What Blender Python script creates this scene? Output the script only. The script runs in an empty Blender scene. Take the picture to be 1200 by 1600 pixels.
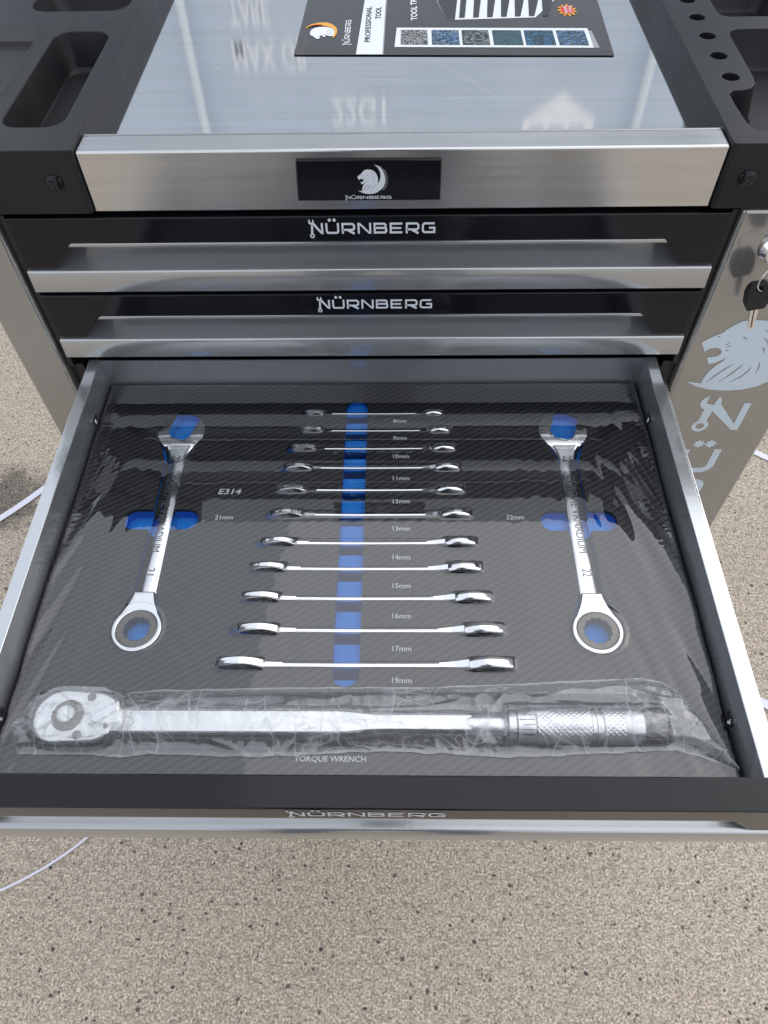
import bpy, bmesh, math, random
import numpy as np
from math import sin, cos, pi, radians, sqrt, atan2, hypot
from mathutils import Matrix, Vector, noise
from mathutils.geometry import delaunay_2d_cdt

random.seed(4)
S = bpy.context.scene
COL = S.collection
H = 0.66                      # height of the foam insert above the ground; shapes are modelled relative to it

# ------------------------------------------------------------------ camera, sky, sun, exposure
cam = bpy.data.cameras.new('camera'); cam_o = bpy.data.objects.new('camera', cam); COL.objects.link(cam_o)
cam.sensor_fit = 'HORIZONTAL'; cam.sensor_width = 36.0; cam.lens = 34.9627
cam.clip_start = 0.02; cam.clip_end = 500
CR = [[0.999819, 0.010433, -0.015933], [0.00093, 0.808843, 0.588023], [0.019022, -0.587931, 0.808687]]
m = Matrix(CR).transposed().to_4x4(); m.translation = Vector((0.0287, -0.58176, 0.56855)) + Vector((0, 0, H))
cam_o.matrix_world = m
S.camera = cam_o

SUN_EL, SUN_AZ = 48, 70      # azimuth: direction the light comes from, clockwise from +Y
w = bpy.data.worlds.new('World'); S.world = w; w.use_nodes = True
wn = w.node_tree.nodes; wl = w.node_tree.links
bg = wn['Background']
sky = wn.new('ShaderNodeTexSky'); sky.sky_type = 'NISHITA'; sky.sun_disc = False
sky.sun_elevation = radians(SUN_EL); sky.sun_rotation = radians(SUN_AZ)
sky.air_density = 1.0; sky.dust_density = 2.0; sky.ozone_density = 1.0
hs = wn.new('ShaderNodeHueSaturation'); hs.inputs['Saturation'].default_value = 0.38
ov = wn.new('ShaderNodeMix'); ov.data_type = 'RGBA'; ov.inputs[0].default_value = 0.55      # thin even cloud over the clear sky
ov.inputs[7].default_value = (8.5, 9.1, 9.9, 1)
wl.new(sky.outputs[0], hs.inputs['Color']); wl.new(hs.outputs[0], ov.inputs[6]); wl.new(ov.outputs[2], bg.inputs['Color'])
bg.inputs['Strength'].default_value = 0.15
sun = bpy.data.lights.new('sun', 'SUN'); sun.energy = 0.8; sun.angle = radians(100); sun.color = (1, .95, .88)
sun_o = bpy.data.objects.new('sun', sun); COL.objects.link(sun_o)
sd = Vector((sin(radians(SUN_AZ)) * cos(radians(SUN_EL)), cos(radians(SUN_AZ)) * cos(radians(SUN_EL)), sin(radians(SUN_EL))))
sun_o.rotation_euler = sd.to_track_quat('Z', 'Y').to_euler(); sun_o.location = sd * 10
S.view_settings.view_transform = 'Standard'; S.view_settings.look = 'None'
S.view_settings.gamma = 1; S.view_settings.use_curve_mapping = False
S.view_settings.exposure = 0.3
S.render.engine = 'CYCLES'
S.cycles.transparent_max_bounces = 16; S.cycles.max_bounces = 10

# ------------------------------------------------------------------ materials
MATS = {}
def mat(name, color=(.5, .5, .5), rough=.5, metal=0., spec=.5, coat=0., coat_rough=.03, **kw):
    if name in MATS: return MATS[name]
    m_ = bpy.data.materials.new(name); m_.use_nodes = True
    b = m_.node_tree.nodes['Principled BSDF']
    b.inputs['Base Color'].default_value = (*color, 1); b.inputs['Roughness'].default_value = rough
    b.inputs['Metallic'].default_value = metal; b.inputs['Specular IOR Level'].default_value = spec
    b.inputs['Coat Weight'].default_value = coat; b.inputs['Coat Roughness'].default_value = coat_rough
    for k, v in kw.items(): b.inputs[k.replace('_', ' ')].default_value = v
    MATS[name] = m_
    return m_
class NT:
    """small helper for node graphs"""
    def __init__(s, m_): s.t = m_.node_tree; s.n = s.t.nodes; s.l = s.t.links; s.b = s.n.get('Principled BSDF')
    def add(s, typ, ins=(), **props):
        nd = s.n.new(typ)
        for k, v in props.items(): setattr(nd, k, v)
        for k, v in (ins.items() if isinstance(ins, dict) else enumerate(ins)):
            s.put(v, nd.inputs[k])
        return nd
    def put(s, v, sock):
        if isinstance(v, bpy.types.Node): v = v.outputs[0]
        if isinstance(v, bpy.types.NodeSocket): s.l.new(v, sock)
        elif v is not None: sock.default_value = v
    def math(s, op, a, b=None, c=None): return s.add('ShaderNodeMath', [a] + ([b] if b is not None else []) + ([c] if c is not None else []), operation=op)
    def coords(s, scale=(1, 1, 1), kind='Object', rot=(0, 0, 0)):
        tc = s.add('ShaderNodeTexCoord'); mp = s.add('ShaderNodeMapping', {'Vector': tc.outputs[kind], 'Scale': scale, 'Rotation': rot}); return mp
    def noise(s, vec, scale, detail=3, rough=.5): 
        nd = s.add('ShaderNodeTexNoise', {'Vector': vec, 'Scale': scale, 'Detail': detail, 'Roughness': rough}); return nd
    def ramp(s, fac, stops):
        nd = s.add('ShaderNodeValToRGB', {'Fac': fac}); e = nd.color_ramp.elements
        while len(e) < len(stops): e.new(.5)
        for el, (p, c) in zip(e, stops): el.position = p; el.color = c if len(c) == 4 else (*c, 1)
        return nd
    def mix(s, fac, a, b): 
        nd = s.add('ShaderNodeMix', data_type='RGBA'); s.put(fac, nd.inputs[0]); s.put(a, nd.inputs[6]); s.put(b, nd.inputs[7]); return nd.outputs[2]
    def bump(s, height, strength=.1, dist=.001):
        return s.add('ShaderNodeBump', {'Height': height, 'Strength': strength, 'Distance': dist})

def c4(*c): return (*c, 1)
# concrete with exposed fine aggregate and an oil stain
m_ground = mat('concrete', (.35, .3, .24), .85, spec=.3)
g = NT(m_ground); v = g.coords()
big = g.noise(v, 3.2, 6, .6); mid = g.noise(v, 22, 4, .6); fine = g.noise(v, 300, 4, .75); fine2 = g.noise(v, 95, 4, .7)
c_a = g.ramp(big, [(.32, (.32, .265, .21)), (.68, (.52, .45, .37))])
c_b = g.mix(g.math('MULTIPLY', mid, .55), c_a, c4(.30, .25, .19))
gr = g.ramp(fine, [(.38, (.105, .080, .062)), (.5, (.455, .38, .30)), (.62, (.88, .765, .64))])
c_c0 = g.mix(.68, c_b, gr); c_c = g.mix(g.ramp(fine2, [(.38, (.5, .5, .5)), (.52, (0, 0, 0))]), c_c0, c4(.19, .155, .12))
wob = g.add('ShaderNodeMix', data_type='VECTOR')
wn2 = g.noise(v, 190, 2); g.put(.004, wob.inputs[0]); g.put(v, wob.inputs[4]); g.put(wn2.outputs['Color'], wob.inputs[5])
def specks(scale, lo, hi, thr, seed_shift):
    mp = g.add('ShaderNodeMapping', {'Vector': wob.outputs[1], 'Location': (seed_shift, seed_shift * .7, 0)})
    vo = g.add('ShaderNodeTexVoronoi', {'Vector': mp, 'Scale': scale, 'Randomness': 1.0})
    sep = g.add('ShaderNodeSeparateColor', {0: vo.outputs['Color']})
    size = g.math('MULTIPLY', g.math('SUBTRACT', sep.outputs[0], thr), hi)
    msk = g.math('LESS_THAN', vo.outputs['Distance'], size)
    return msk, sep
s1, p1 = specks(210, 0, 1.0, .52, 0)
s2, p2 = specks(88, 0, .95, .70, 3.1)
s3, p3 = specks(170, 0, .8, .82, 7.7)
c_d = g.mix(g.math('MULTIPLY', s1, .6), c_c, g.mix(p1.outputs[1], c4(.07, .06, .05), c4(.2, .16, .12)))
c_e = g.mix(g.math('MULTIPLY', s2, .85), c_d, g.mix(p2.outputs[2], c4(.035, .035, .038), c4(.15, .14, .13)))
c_f = g.mix(g.math('MULTIPLY', s3, .8), c_e, g.mix(p3.outputs[1], c4(.55, .5, .42), c4(.34, .22, .12)))
tc = g.add('ShaderNodeTexCoord')
def stain(cx, cy, r, sy=1.0):
    d = g.add('ShaderNodeVectorMath', [g.add('ShaderNodeVectorMath', [tc.outputs['Object'], (cx, cy, 0)], operation='SUBTRACT').outputs[0], (1 / r, sy / r, 0)], operation='MULTIPLY')
    ln = g.add('ShaderNodeVectorMath', [d.outputs[0]], operation='LENGTH')
    q = g.math('ADD', ln.outputs['Value'], g.math('MULTIPLY', g.math('SUBTRACT', g.noise(v, 30, 5, .75), .5), 1.6))
    return g.ramp(q, [(.55, (1, 1, 1)), (1.0, (0, 0, 0))])
st = g.math('MULTIPLY', stain(-.79, .345, .10), .82)
st = g.math('MULTIPLY', st, g.ramp(fine, [(.35, (1, 1, 1)), (.75, (.45, .45, .45))]))
c_g = g.mix(st, c_f, c4(.03, .028, .027))
g.put(c_g, g.b.inputs['Base Color'])
hgt = g.math('SUBTRACT', fine, g.math('MULTIPLY', g.math('ADD', s1, s2), .35))
g.put(g.bump(hgt, .55, .0012), g.b.inputs['Normal'])

def painted(name, color, metal=.6, rough=.22, orange=.0006, coat=1.):
    m_ = mat(name, color, rough, metal, coat=coat, coat_rough=.02)
    k = NT(m_); n_ = k.noise(k.coords(), 260, 2)
    dirt = k.noise(k.coords(), 9, 4)
    b_ = k.bump(n_, .06, orange); k.put(b_, k.b.inputs['Coat Normal']); k.put(b_, k.b.inputs['Normal'])
    k.put(k.ramp(dirt, [(.3, (rough * .8,) * 3), (.75, (rough * 1.3,) * 3)]), k.b.inputs['Roughness'])
    return m_
m_silver = painted('silver_paint', (.40, .41, .42), .75, .2)
m_post = painted('grey_steel_paint', (.33, .325, .315), .7, .16, .0003)
m_wall_shaded = painted('drawer_paint_shaded', (.34, .355, .38), .75, .26)  # drawer paint with the walls' shade and dark reflections put into the colour
m_rail_lit = painted('drawer_paint_lit', (.53, .55, .57), .85, .2)  # same drawer paint, brightened in the colour for the sky-lit rail tops
m_black = mat('black_plastic', (.006, .006, .008), .12, spec=.33)
k = NT(m_black); k.put(k.bump(k.noise(k.coords(), 60, 2), .03, .001), k.b.inputs['Normal'])
m_void = mat('black_steel', (.012, .012, .013), .5)
m_abs = mat('textured_black_plastic', (.03, .031, .034), .42, spec=.24)
k = NT(m_abs); vv = k.coords()
k.put(k.bump(k.noise(vv, 900, 2), .16, .0004), k.b.inputs['Normal'])
k.put(k.ramp(k.noise(vv, 14, 5, .7), [(.35, (.36,) * 3), (.7, (.52,) * 3)]), k.b.inputs['Roughness'])
k.put(k.ramp(k.noise(vv, 7, 5, .65), [(.3, (.012, .0125, .015)), (.75, (.024, .023, .023))]), k.b.inputs['Base Color'])

def brushed(name, color, rough, aniso, rot, bmp=.05):
    m_ = mat(name, color, rough, 1.0)
    k = NT(m_); v_ = k.coords((14, 2600, 2600))
    n_ = k.noise(v_, 1.0, 3, .6); n2 = k.noise(k.coords((3, 160, 160)), 1.0, 3)
    bl = k.noise(k.coords(), 6, 5, .6)
    mx = k.math('ADD', k.math('MULTIPLY', n_, .6), k.math('MULTIPLY', n2, .4))
    k.put(k.ramp(mx, [(.3, tuple(c * .86 for c in color)), (.7, tuple(min(1, c * 1.1) for c in color))]), k.b.inputs['Base Color'])
    k.put(k.ramp(bl, [(.3, (rough * .85,) * 3), (.75, (rough * 1.25,) * 3)]), k.b.inputs['Roughness'])
    k.b.inputs['Anisotropic'].default_value = aniso; k.b.inputs['Anisotropic Rotation'].default_value = rot
    tg = k.add('ShaderNodeTangent', direction_type='UV_MAP', uv_map='uv'); k.put(tg, k.b.inputs['Tangent'])
    k.put(k.bump(mx, bmp, .0002), k.b.inputs['Normal'])
    return m_
m_sheet = brushed('brushed_steel_sheet', (.80, .81, .82), .055, .45, .25, .012)
m_fascia = brushed('brushed_steel_fascia', (.60, .60, .60), .24, .75, .25)
m_chrome = mat('chrome', (.82, .83, .84), .07, 1.0)
k = NT(m_chrome); k.put(k.ramp(k.noise(k.coords(), 120, 4), [(.35, (.05,) * 3), (.7, (.12,) * 3)]), k.b.inputs['Roughness'])
k.put(k.bump(k.noise(k.coords(), 40, 1), .04, .001), k.b.inputs['Normal'])
m_satin = mat('satin_chrome', (.84, .85, .86), .22, 1.0)
k = NT(m_satin); k.put(k.ramp(k.noise(k.coords((30, 600, 600)), 1, 3), [(.3, (.17,) * 3), (.7, (.3,) * 3)]), k.b.inputs['Roughness'])
m_knurl = mat('knurled_steel', (.86, .87, .88), .28, 1.0)
m_gear = mat('dark_gear_steel', (.16, .145, .13), .38, 1.0)
m_engr = mat('engraved_steel', (.16, .165, .17), .4, .8)
m_white = mat('white_ink', (.78, .79, .80), .5)
m_ink = mat('silver_ink', (.62, .66, .71), .45, .1)
m_postink = mat('pale_blue_ink', (.50, .58, .65), .42)
m_blue = mat('blue_foam', (.012, .13, .56), .75, spec=.3)
k = NT(m_blue); k.put(k.ramp(k.noise(k.coords(), 70, 4), [(.3, (.010, .215, .72)), (.75, (.014, .265, .84))]), k.b.inputs['Base Color'])
k.put(k.bump(k.noise(k.coords(), 1500, 2), .2, .0003), k.b.inputs['Normal'])
m_darkfoam = mat('black_foam', (.012, .013, .016), .7)

# carbon-fibre print: 2/2 twill
m_carbon = mat('carbon_weave', (.03, .03, .034), .38, spec=.45)
k = NT(m_carbon); vv = k.coords()
sx = k.add('ShaderNodeSeparateXYZ', {0: vv})
CU, CV = .0026, .00165
ui = k.math('FLOOR', k.math('DIVIDE', k.math('ADD', sx.outputs[0], 10), CU)); vi = k.math('FLOOR', k.math('DIVIDE', k.math('ADD', sx.outputs[1], 10), CV))
tw = k.math('LESS_THAN', k.math('FLOORED_MODULO', k.math('SUBTRACT', ui, vi), 4.0), 1.5)
fu = k.math('FRACT', k.math('DIVIDE', k.math('ADD', sx.outputs[0], 10), CU)); fv = k.math('FRACT', k.math('DIVIDE', k.math('ADD', sx.outputs[1], 10), CV))
fib = k.noise(k.add('ShaderNodeMapping', {'Vector': vv, 'Scale': (2500, 300, 1)}), 1, 2)
col = k.mix(tw, c4(.046, .047, .050), c4(.004, .0045, .008))
col = k.mix(k.math('MULTIPLY', fib, .35), col, c4(.03, .03, .033))
k.put(col, k.b.inputs['Base Color'])
k.put(k.bump(tw, .25, .0003), k.b.inputs['Normal'])

def clear_film(name, rough, gain, haze=0.0, bump=None, hazemap=None):
    m_ = bpy.data.materials.new(name); m_.use_nodes = True; k = NT(m_); k.n.remove(k.b)
    out = k.n['Material Output']
    fr = k.add('ShaderNodeFresnel', {'IOR': 1.5}); f2 = k.math('MULTIPLY', fr, gain); f2.use_clamp = True
    tr = k.add('ShaderNodeBsdfTransparent', {'Color': c4(.97, .97, .97)}); gl = k.add('ShaderNodeBsdfGlossy', {'Color': c4(1, 1, 1), 'Roughness': rough})
    if bump: 
        nb = bump(k); k.put(nb, gl.inputs['Normal']); k.put(nb, fr.inputs['Normal'])
    mx = k.add('ShaderNodeMixShader', [f2, tr, gl])
    if haze > 0:
        df = k.add('ShaderNodeBsdfTranslucent', {'Color': c4(.8, .82, .85)}); d2 = k.add('ShaderNodeBsdfDiffuse', {'Color': c4(.8, .82, .85)})
        ad = k.add('ShaderNodeMixShader', [.5, df, d2]); mx = k.add('ShaderNodeMixShader', [hazemap(k) if hazemap else haze, mx, ad])
    k.put(mx, out.inputs['Surface'])
    MATS[name] = m_
    return m_
m_film = clear_film('shrink_film', .012, 2.15)
def crease(k):
    v_ = k.coords(); out = None
    for sc, rot, pw, wt_ in (((30, 8, 9), .6, 120, 1.), ((14, 52, 20), -.2, 130, .9), ((24, 30, 20), 1.1, 130, 1.), ((60, 70, 20), .3, 90, .6)):
        n_ = k.noise(k.add('ShaderNodeMapping', {'Vector': v_, 'Scale': sc, 'Rotation': (0, 0, rot)}), 1, 1, .5)
        r_ = k.math('MULTIPLY', k.math('POWER', k.math('SUBTRACT', 1.0, k.math('ABSOLUTE', k.math('SUBTRACT', n_, .5))), float(pw)), wt_)
        out = r_ if out is None else k.math('MAXIMUM', out, r_)
    return k.math('MULTIPLY', out, k.ramp(k.noise(v_, 22, 2), [(.36, (0, 0, 0)), (.58, (1, 1, 1))]))
def haze_amount(k):
    return k.math('ADD', k.math('MULTIPLY', crease(k), .42), .19)
m_bag = clear_film('crinkled_polythene', .025, 3.0, .17, hazemap=haze_amount)

# ------------------------------------------------------------------ geometry helpers
def mesh_obj(name, verts, faces, material, parent=None, smooth=None, uv=False, loc=None, mats=None, fmat=None):
    me = bpy.data.meshes.new(name); me.from_pydata([tuple(q) for q in verts], [], faces); me.update()
    return finish(name, me, material, parent, smooth, uv, loc, mats, fmat)
def finish(name, me, material, parent=None, smooth=None, uv=False, loc=None, mats=None, fmat=None):
    o = bpy.data.objects.new(name, me); COL.objects.link(o)
    for mm in (mats or [material]): me.materials.append(mm)
    if fmat is not None: me.polygons.foreach_set('material_index', fmat)
    if smooth is not None:
        me.polygons.foreach_set('use_smooth', [True] * len(me.polygons))
        if smooth < 179: me.set_sharp_from_angle(angle=radians(smooth))
    if uv:
        lay = me.uv_layers.new(name='uv')
        for l in me.loops:
            c = me.vertices[l.vertex_index].co; lay.data[l.index].uv = (c.x, c.y + c.z)
    if parent: o.parent = parent
    if loc is not None: o.location = loc
    elif parent is None: o.location = (0, 0, H)
    return o
def thing(name, label, cat, loc=(0, 0, 0), group=None):
    o = bpy.data.objects.new(name, None); COL.objects.link(o); o.location = (loc[0], loc[1], loc[2] + H); o.empty_display_size = .02
    o['label'] = label; o['category'] = cat
    if group: o['group'] = group
    return o
def tag(o, label, cat, group=None):
    o['label'] = label; o['category'] = cat
    if group: o['group'] = group
    return o
def bevel(o, wd, seg=2, ang=35):
    b = o.modifiers.new('bevel', 'BEVEL'); b.width = wd; b.segments = seg; b.limit_method = 'ANGLE'; b.angle_limit = radians(ang); b.harden_normals = False
    return o
def box(name, x0, x1, y0, y1, z0, z1, material, parent=None, bev=0, uv=False, seg=2):
    vs = [(x, y, z) for x in (x0, x1) for y in (y0, y1) for z in (z0, z1)]
    fs = [(0, 1, 3, 2), (4, 6, 7, 5), (0, 4, 5, 1), (2, 3, 7, 6), (0, 2, 6, 4), (1, 5, 7, 3)]
    o = mesh_obj(name, vs, fs, material, parent, smooth=40 if bev else None, uv=uv)
    if bev: bevel(o, bev, seg)
    return o
def tri2d(add, sub=()):
    """triangulated union of polygons minus other polygons; returns 2D verts and CCW triangles"""
    vs, fs = [], []
    for poly in list(add) + list(sub):
        if sum(a[0] * b[1] - b[0] * a[1] for a, b in zip(poly, list(poly[1:]) + [poly[0]])) < 0: poly = list(poly)[::-1]
        n0 = len(vs); vs += [Vector((q[0], q[1])) for q in poly]; fs.append(list(range(n0, len(vs))))
    V, E, F, ov, oe, of = delaunay_2d_cdt(vs, [], fs, 0, 1e-7)
    na = len(add); out = []
    for f, org in zip(F, of):
        if any(i < na for i in org) and not any(i >= na for i in org):
            a, b, c = (V[i] for i in f[:3])
            if (b - a).cross(c - a) < 0: f = f[::-1]
            out.append(tuple(f))
    used = sorted({i for f in out for i in f}); ix = {u: j for j, u in enumerate(used)}
    return [V[i] for i in used], [tuple(ix[i] for i in f) for f in out]
def plate_data(add, sub, w0, w1, flat=False):
    V, T = tri2d(add, sub); n = len(V)
    if flat: return [(q.x, q.y, w1) for q in V], list(T)
    vs = [(q.x, q.y, w1) for q in V] + [(q.x, q.y, w0) for q in V]
    fs = list(T) + [tuple(i + n for i in f[::-1]) for f in T]
    cnt = {}
    for f in T:
        for a, b in zip(f, f[1:] + f[:1]): cnt[(a, b)] = 1
    for (a, b) in cnt:
        if (b, a) not in cnt: fs.append((a, a + n, b + n, b))
    return vs, fs
def plate(name, add, sub, w0, w1, material, parent=None, fr=None, flat=False, bev=0, smooth=None, uv=False, loc=None, seg=2):
    """extruded 2D shape; fr maps (u, v, w) to x, y, z"""
    vs, fs = plate_data(add, sub, w0, w1, flat)
    if fr: vs = [fr(*q) for q in vs]
    me = bpy.data.meshes.new(name); me.from_pydata(vs, [], fs); me.update()
    if not flat:
        bm = bmesh.new(); bm.from_mesh(me); bmesh.ops.dissolve_limit(bm, angle_limit=.01, verts=bm.verts, edges=bm.edges)
        bmesh.ops.recalc_face_normals(bm, faces=bm.faces); bm.to_mesh(me); bm.free()
    o = finish(name, me, material, parent, smooth if smooth is not None else (35 if bev else None), uv, loc)
    if bev: bevel(o, bev, seg)
    return o
FRONT = lambda yy: (lambda u, v, w_: (u, yy - w_, v))        # drawn on a front face, thickness towards the viewer
def circle(cx, cy, r, n=32, a0=0., a1=2 * pi, ry=None):
    full = abs(a1 - a0 - 2 * pi) < 1e-6
    k_ = n if full else n + 1
    return [(cx + r * cos(a0 + (a1 - a0) * i / n), cy + (ry or r) * sin(a0 + (a1 - a0) * i / n)) for i in range(k_)]
def rrect(x0, x1, y0, y1, r, n=6):
    out = []
    for cx, cy, a in ((x1 - r, y0 + r, -pi / 2), (x1 - r, y1 - r, 0), (x0 + r, y1 - r, pi / 2), (x0 + r, y0 + r, pi)):
        out += [(cx + r * cos(a + pi / 2 * i / n), cy + r * sin(a + pi / 2 * i / n)) for i in range(n + 1)]
    return out
def lathe_x(name, prof, material, parent, seg=40, c=(0, 0, 0), smooth=30, disp=None):
    """profile of (x, r) spun about the x axis"""
    vs, fs = [], []
    for i, (x, r) in enumerate(prof):
        for j in range(seg):
            a = 2 * pi * j / seg; rr = r + (disp(x, a) if disp else 0)
            vs.append((c[0] + x, c[1] + rr * cos(a), c[2] + rr * sin(a)))
    for i in range(len(prof) - 1):
        for j in range(seg):
            k_ = (j + 1) % seg; fs.append((i * seg + j, i * seg + k_, (i + 1) * seg + k_, (i + 1) * seg + j))
    fs.append(tuple(range(seg))[::-1]); n0 = (len(prof) - 1) * seg; fs.append(tuple(n0 + j for j in range(seg)))
    me = bpy.data.meshes.new(name); me.from_pydata(vs, [], fs)
    bm = bmesh.new(); bm.from_mesh(me); bmesh.ops.recalc_face_normals(bm, faces=bm.faces); bm.to_mesh(me); bm.free()
    return finish(name, me, material, parent, smooth)
def tube(name, pts, r, material, parent=None, seg=10, closed=False, loc=None, flat=1.0):
    pts = [Vector(q) for q in pts]; vs, fs = [], []; n = len(pts)
    for i, q in enumerate(pts):
        a = pts[(i + 1) % n] if (closed or i < n - 1) else q; b = pts[i - 1] if (closed or i > 0) else q
        t = (a - b).normalized(); up = Vector((0, 0, 1)) if abs(t.z) < .9 else Vector((1, 0, 0))
        e1 = t.cross(up).normalized(); e2 = e1.cross(t)
        for j in range(seg):
            an = 2 * pi * j / seg; vs.append(q + e1 * r * cos(an) + e2 * r * flat * sin(an))
    for i in range(n if closed else n - 1):
        for j in range(seg):
            k_ = (j + 1) % seg; i2 = (i + 1) % n; fs.append((i * seg + j, i * seg + k_, i2 * seg + k_, i2 * seg + j))
    if not closed: fs += [tuple(range(seg))[::-1], tuple((n - 1) * seg + j for j in range(seg))]
    return mesh_obj(name, vs, fs, material, parent, smooth=60, loc=loc)
def font_mesh(body, bold=0.):
    cu = bpy.data.curves.new('txt', 'FONT'); cu.body = body; cu.offset = bold; cu.resolution_u = 3
    o = bpy.data.objects.new('txt', cu); COL.objects.link(o)
    bpy.context.view_layer.update()
    me = bpy.data.meshes.new_from_object(o); bpy.data.objects.remove(o); bpy.data.curves.remove(cu)
    vs = np.array([q.co[:2] for q in me.vertices]); fs = [tuple(q.vertices) for q in me.polygons]; bpy.data.meshes.remove(me)
    mn, mx = vs.min(0), vs.max(0)
    return (vs - mn) / (mx - mn), fs, (mx - mn)
def text(name, body, x0, x1, y0, y1, z, material, parent, fr=None, bold=0., shear=0., rot=None):
    """lettering fitted into a rectangle; rot = (cx, cy, angle) turns it in its plane"""
    vs, fs, _ = font_mesh(body, bold); out = []
    for u, v_ in vs:
        x = x0 + (x1 - x0) * u + shear * (y1 - y0) * v_; y = y0 + (y1 - y0) * v_
        if rot: dx, dy = x - rot[0], y - rot[1]; x, y = rot[0] + dx * cos(rot[2]) - dy * sin(rot[2]), rot[1] + dx * sin(rot[2]) + dy * cos(rot[2])
        out.append(fr(x, y, z) if fr else (x, y, z))
    return mesh_obj(name, out, fs, material, parent)

# squared logo lettering made of mitred strokes
def stroke(pts, t):
    P = [Vector(q) for q in pts]; L, R_ = [], []
    for i, q in enumerate(P):
        d0 = (q - P[i - 1]).normalized() if i > 0 else (P[1] - P[0]).normalized()
        d1 = (P[i + 1] - q).normalized() if i < len(P) - 1 else d0
        n0 = Vector((-d0.y, d0.x)); n1 = Vector((-d1.y, d1.x)); b = (n0 + n1).normalized(); s = min(3, 1 / max(.3, b.dot(n0)))
        L.append(q + b * s * t / 2); R_.append(q - b * s * t / 2)
    return [(q.x, q.y) for q in L + R_[::-1]]
T_ = .19; h_ = T_ / 2
def letter(ch):
    W_ = 1.3; lo, hi, l, r = h_, 1 - h_, h_, W_ - h_; A, B = [], []
    if ch == 'N':
        A = [[(0, 0), (T_, 0), (T_, 1), (0, 1)], [(W_ - T_, 0), (W_, 0), (W_, 1), (W_ - T_, 1)], [(0, 1), (W_ - T_ * 1.25, 0), (W_, 0), (T_ * 1.25, 1)]]
    elif ch == 'W':                                    # the first N, its stem a spanner
        A = [[(.10, .0), (.30, .0), (.36, .8), (.16, .8)], circle(.2, -.16, .23, 20), circle(.2, 1.12, .27, 20),
             [(.2, 1.0), (W_ - T_ * 1.2, 0), (W_, 0), (.5, 1.0)], [(W_ - T_, 0), (W_, 0), (W_, 1), (W_ - T_, 1)]]
        B = [circle(.2, -.16, .11, 14), [(.12, 1.05), (.3, 1.05), (.36, 1.5), (.06, 1.5)]]
    elif ch == 'U':
        A = [stroke([(l, 1), (l, .25), (l + .06, .13), (l + .18, lo), (r - .18, lo), (r - .06, .13), (r, .25), (r, 1)], T_)]
    elif ch == 'Ü':
        A = letter('U')[0] + [circle(.42, 1.27, .15, 14), circle(.88, 1.27, .15, 14)]
    elif ch == 'R':
        A = [stroke([(l, 0), (l, hi), (r - .15, hi), (r, hi - .14), (r, .47), (r - .15, .36), (l, .36)], T_), stroke([(.6, .33), (r + .02, .0)], T_ * 1.15)]
    elif ch == 'B':
        A = [stroke([(l, 0), (l, hi), (r - .2, hi), (r - .06, hi - .1), (r - .06, .62), (r - .2, .52), (l, .52)], T_), stroke([(r - .25, .52), (r - .1, .49), (r, .40), (r, .2), (r - .14, lo), (l, lo)], T_), stroke([(l, 0), (l, .5)], T_)]
    elif ch == 'E':
        A = [stroke([(r, hi), (l, hi), (l, lo), (r, lo)], T_), stroke([(l, .5), (r - .1, .5)], T_ * .9)]
    elif ch == 'G':
        A = [stroke([(r, hi), (l + .15, hi), (l, hi - .14), (l, lo + .14), (l + .15, lo), (r, lo), (r, .5), (.68, .5)], T_)]
    return A, B, W_
def logo_word(name, x0, x1, z0, z1, fr, material, parent, first='W'):
    A, B, x = [], [], 0
    for ch in [first] + list('ÜRNBERG'):
        a, b, W_ = letter(ch)
        A += [[(q[0] + x, q[1]) for q in poly] for poly in a]; B += [[(q[0] + x, q[1]) for q in poly] for poly in b]
        x += W_ + .24
    sx_ = (x1 - x0) / (x - .24); sz = z1 - z0
    f = lambda P: [[(x0 + q[0] * sx_, z0 + q[1] * sz) for q in poly] for poly in P]
    return plate(name, f(A), f(B), 0, .00025, material, parent, fr=fr, flat=True)

# lion-head emblem, outline in millimetres of the large version
LION = [(-3.7, 55.5), (-1.2, 58), (4.3, 62.9), (10.2, 66.6), (13.9, 68.9), (15.3, 72), (20.5, 77.3), (27, 82.2), (36, 84.3), (51.5, 83), (62, 79), (71, 70), (76.5, 59), (79, 46), (78, 34), (76, 27),
        (84, 38), (88.5, 50), (89.5, 63), (87, 76), (80, 90), (64.4, 103.5), (82, 96), (95, 84), (104, 67), (108.5, 48), (107, 30), (99, 14), (91, 6.5), (83.8, 1.5), (74.7, -5.4), (61.1, -10), (43.3, -11.7), (24.2, -9.8), (8.7, -4.4), (-2.5, 2.2), (6, .6), (13.7, -.2), (14.1, 7.1), (16.7, 17.4), (21.4, 25.4), (26.6, 31.7), (28.2, 35.6), (22.4, 30.9), (17.6, 27.8), (12.7, 27),
        (8.2, 35.4), (14.6, 36.7), (18.5, 38.2), (20.6, 41.5), (19.8, 45), (16.6, 47.8), (11.9, 48.8), (7.2, 47.9), (4.2, 45.1), (3.8, 42.8)]
def sliver(pts, t):
    P = [Vector(q) for q in pts]; L, R_ = [], []
    for i, q in enumerate(P):
        d = (P[min(i + 1, len(P) - 1)] - P[max(i - 1, 0)]).normalized(); n_ = Vector((-d.y, d.x)); s = t * sin(pi * (i + .12) / (len(P) - .76)) / 2
        L.append(q + n_ * s); R_.append(q - n_ * s)
    return [(q.x, q.y) for q in L + R_[::-1]]
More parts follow.
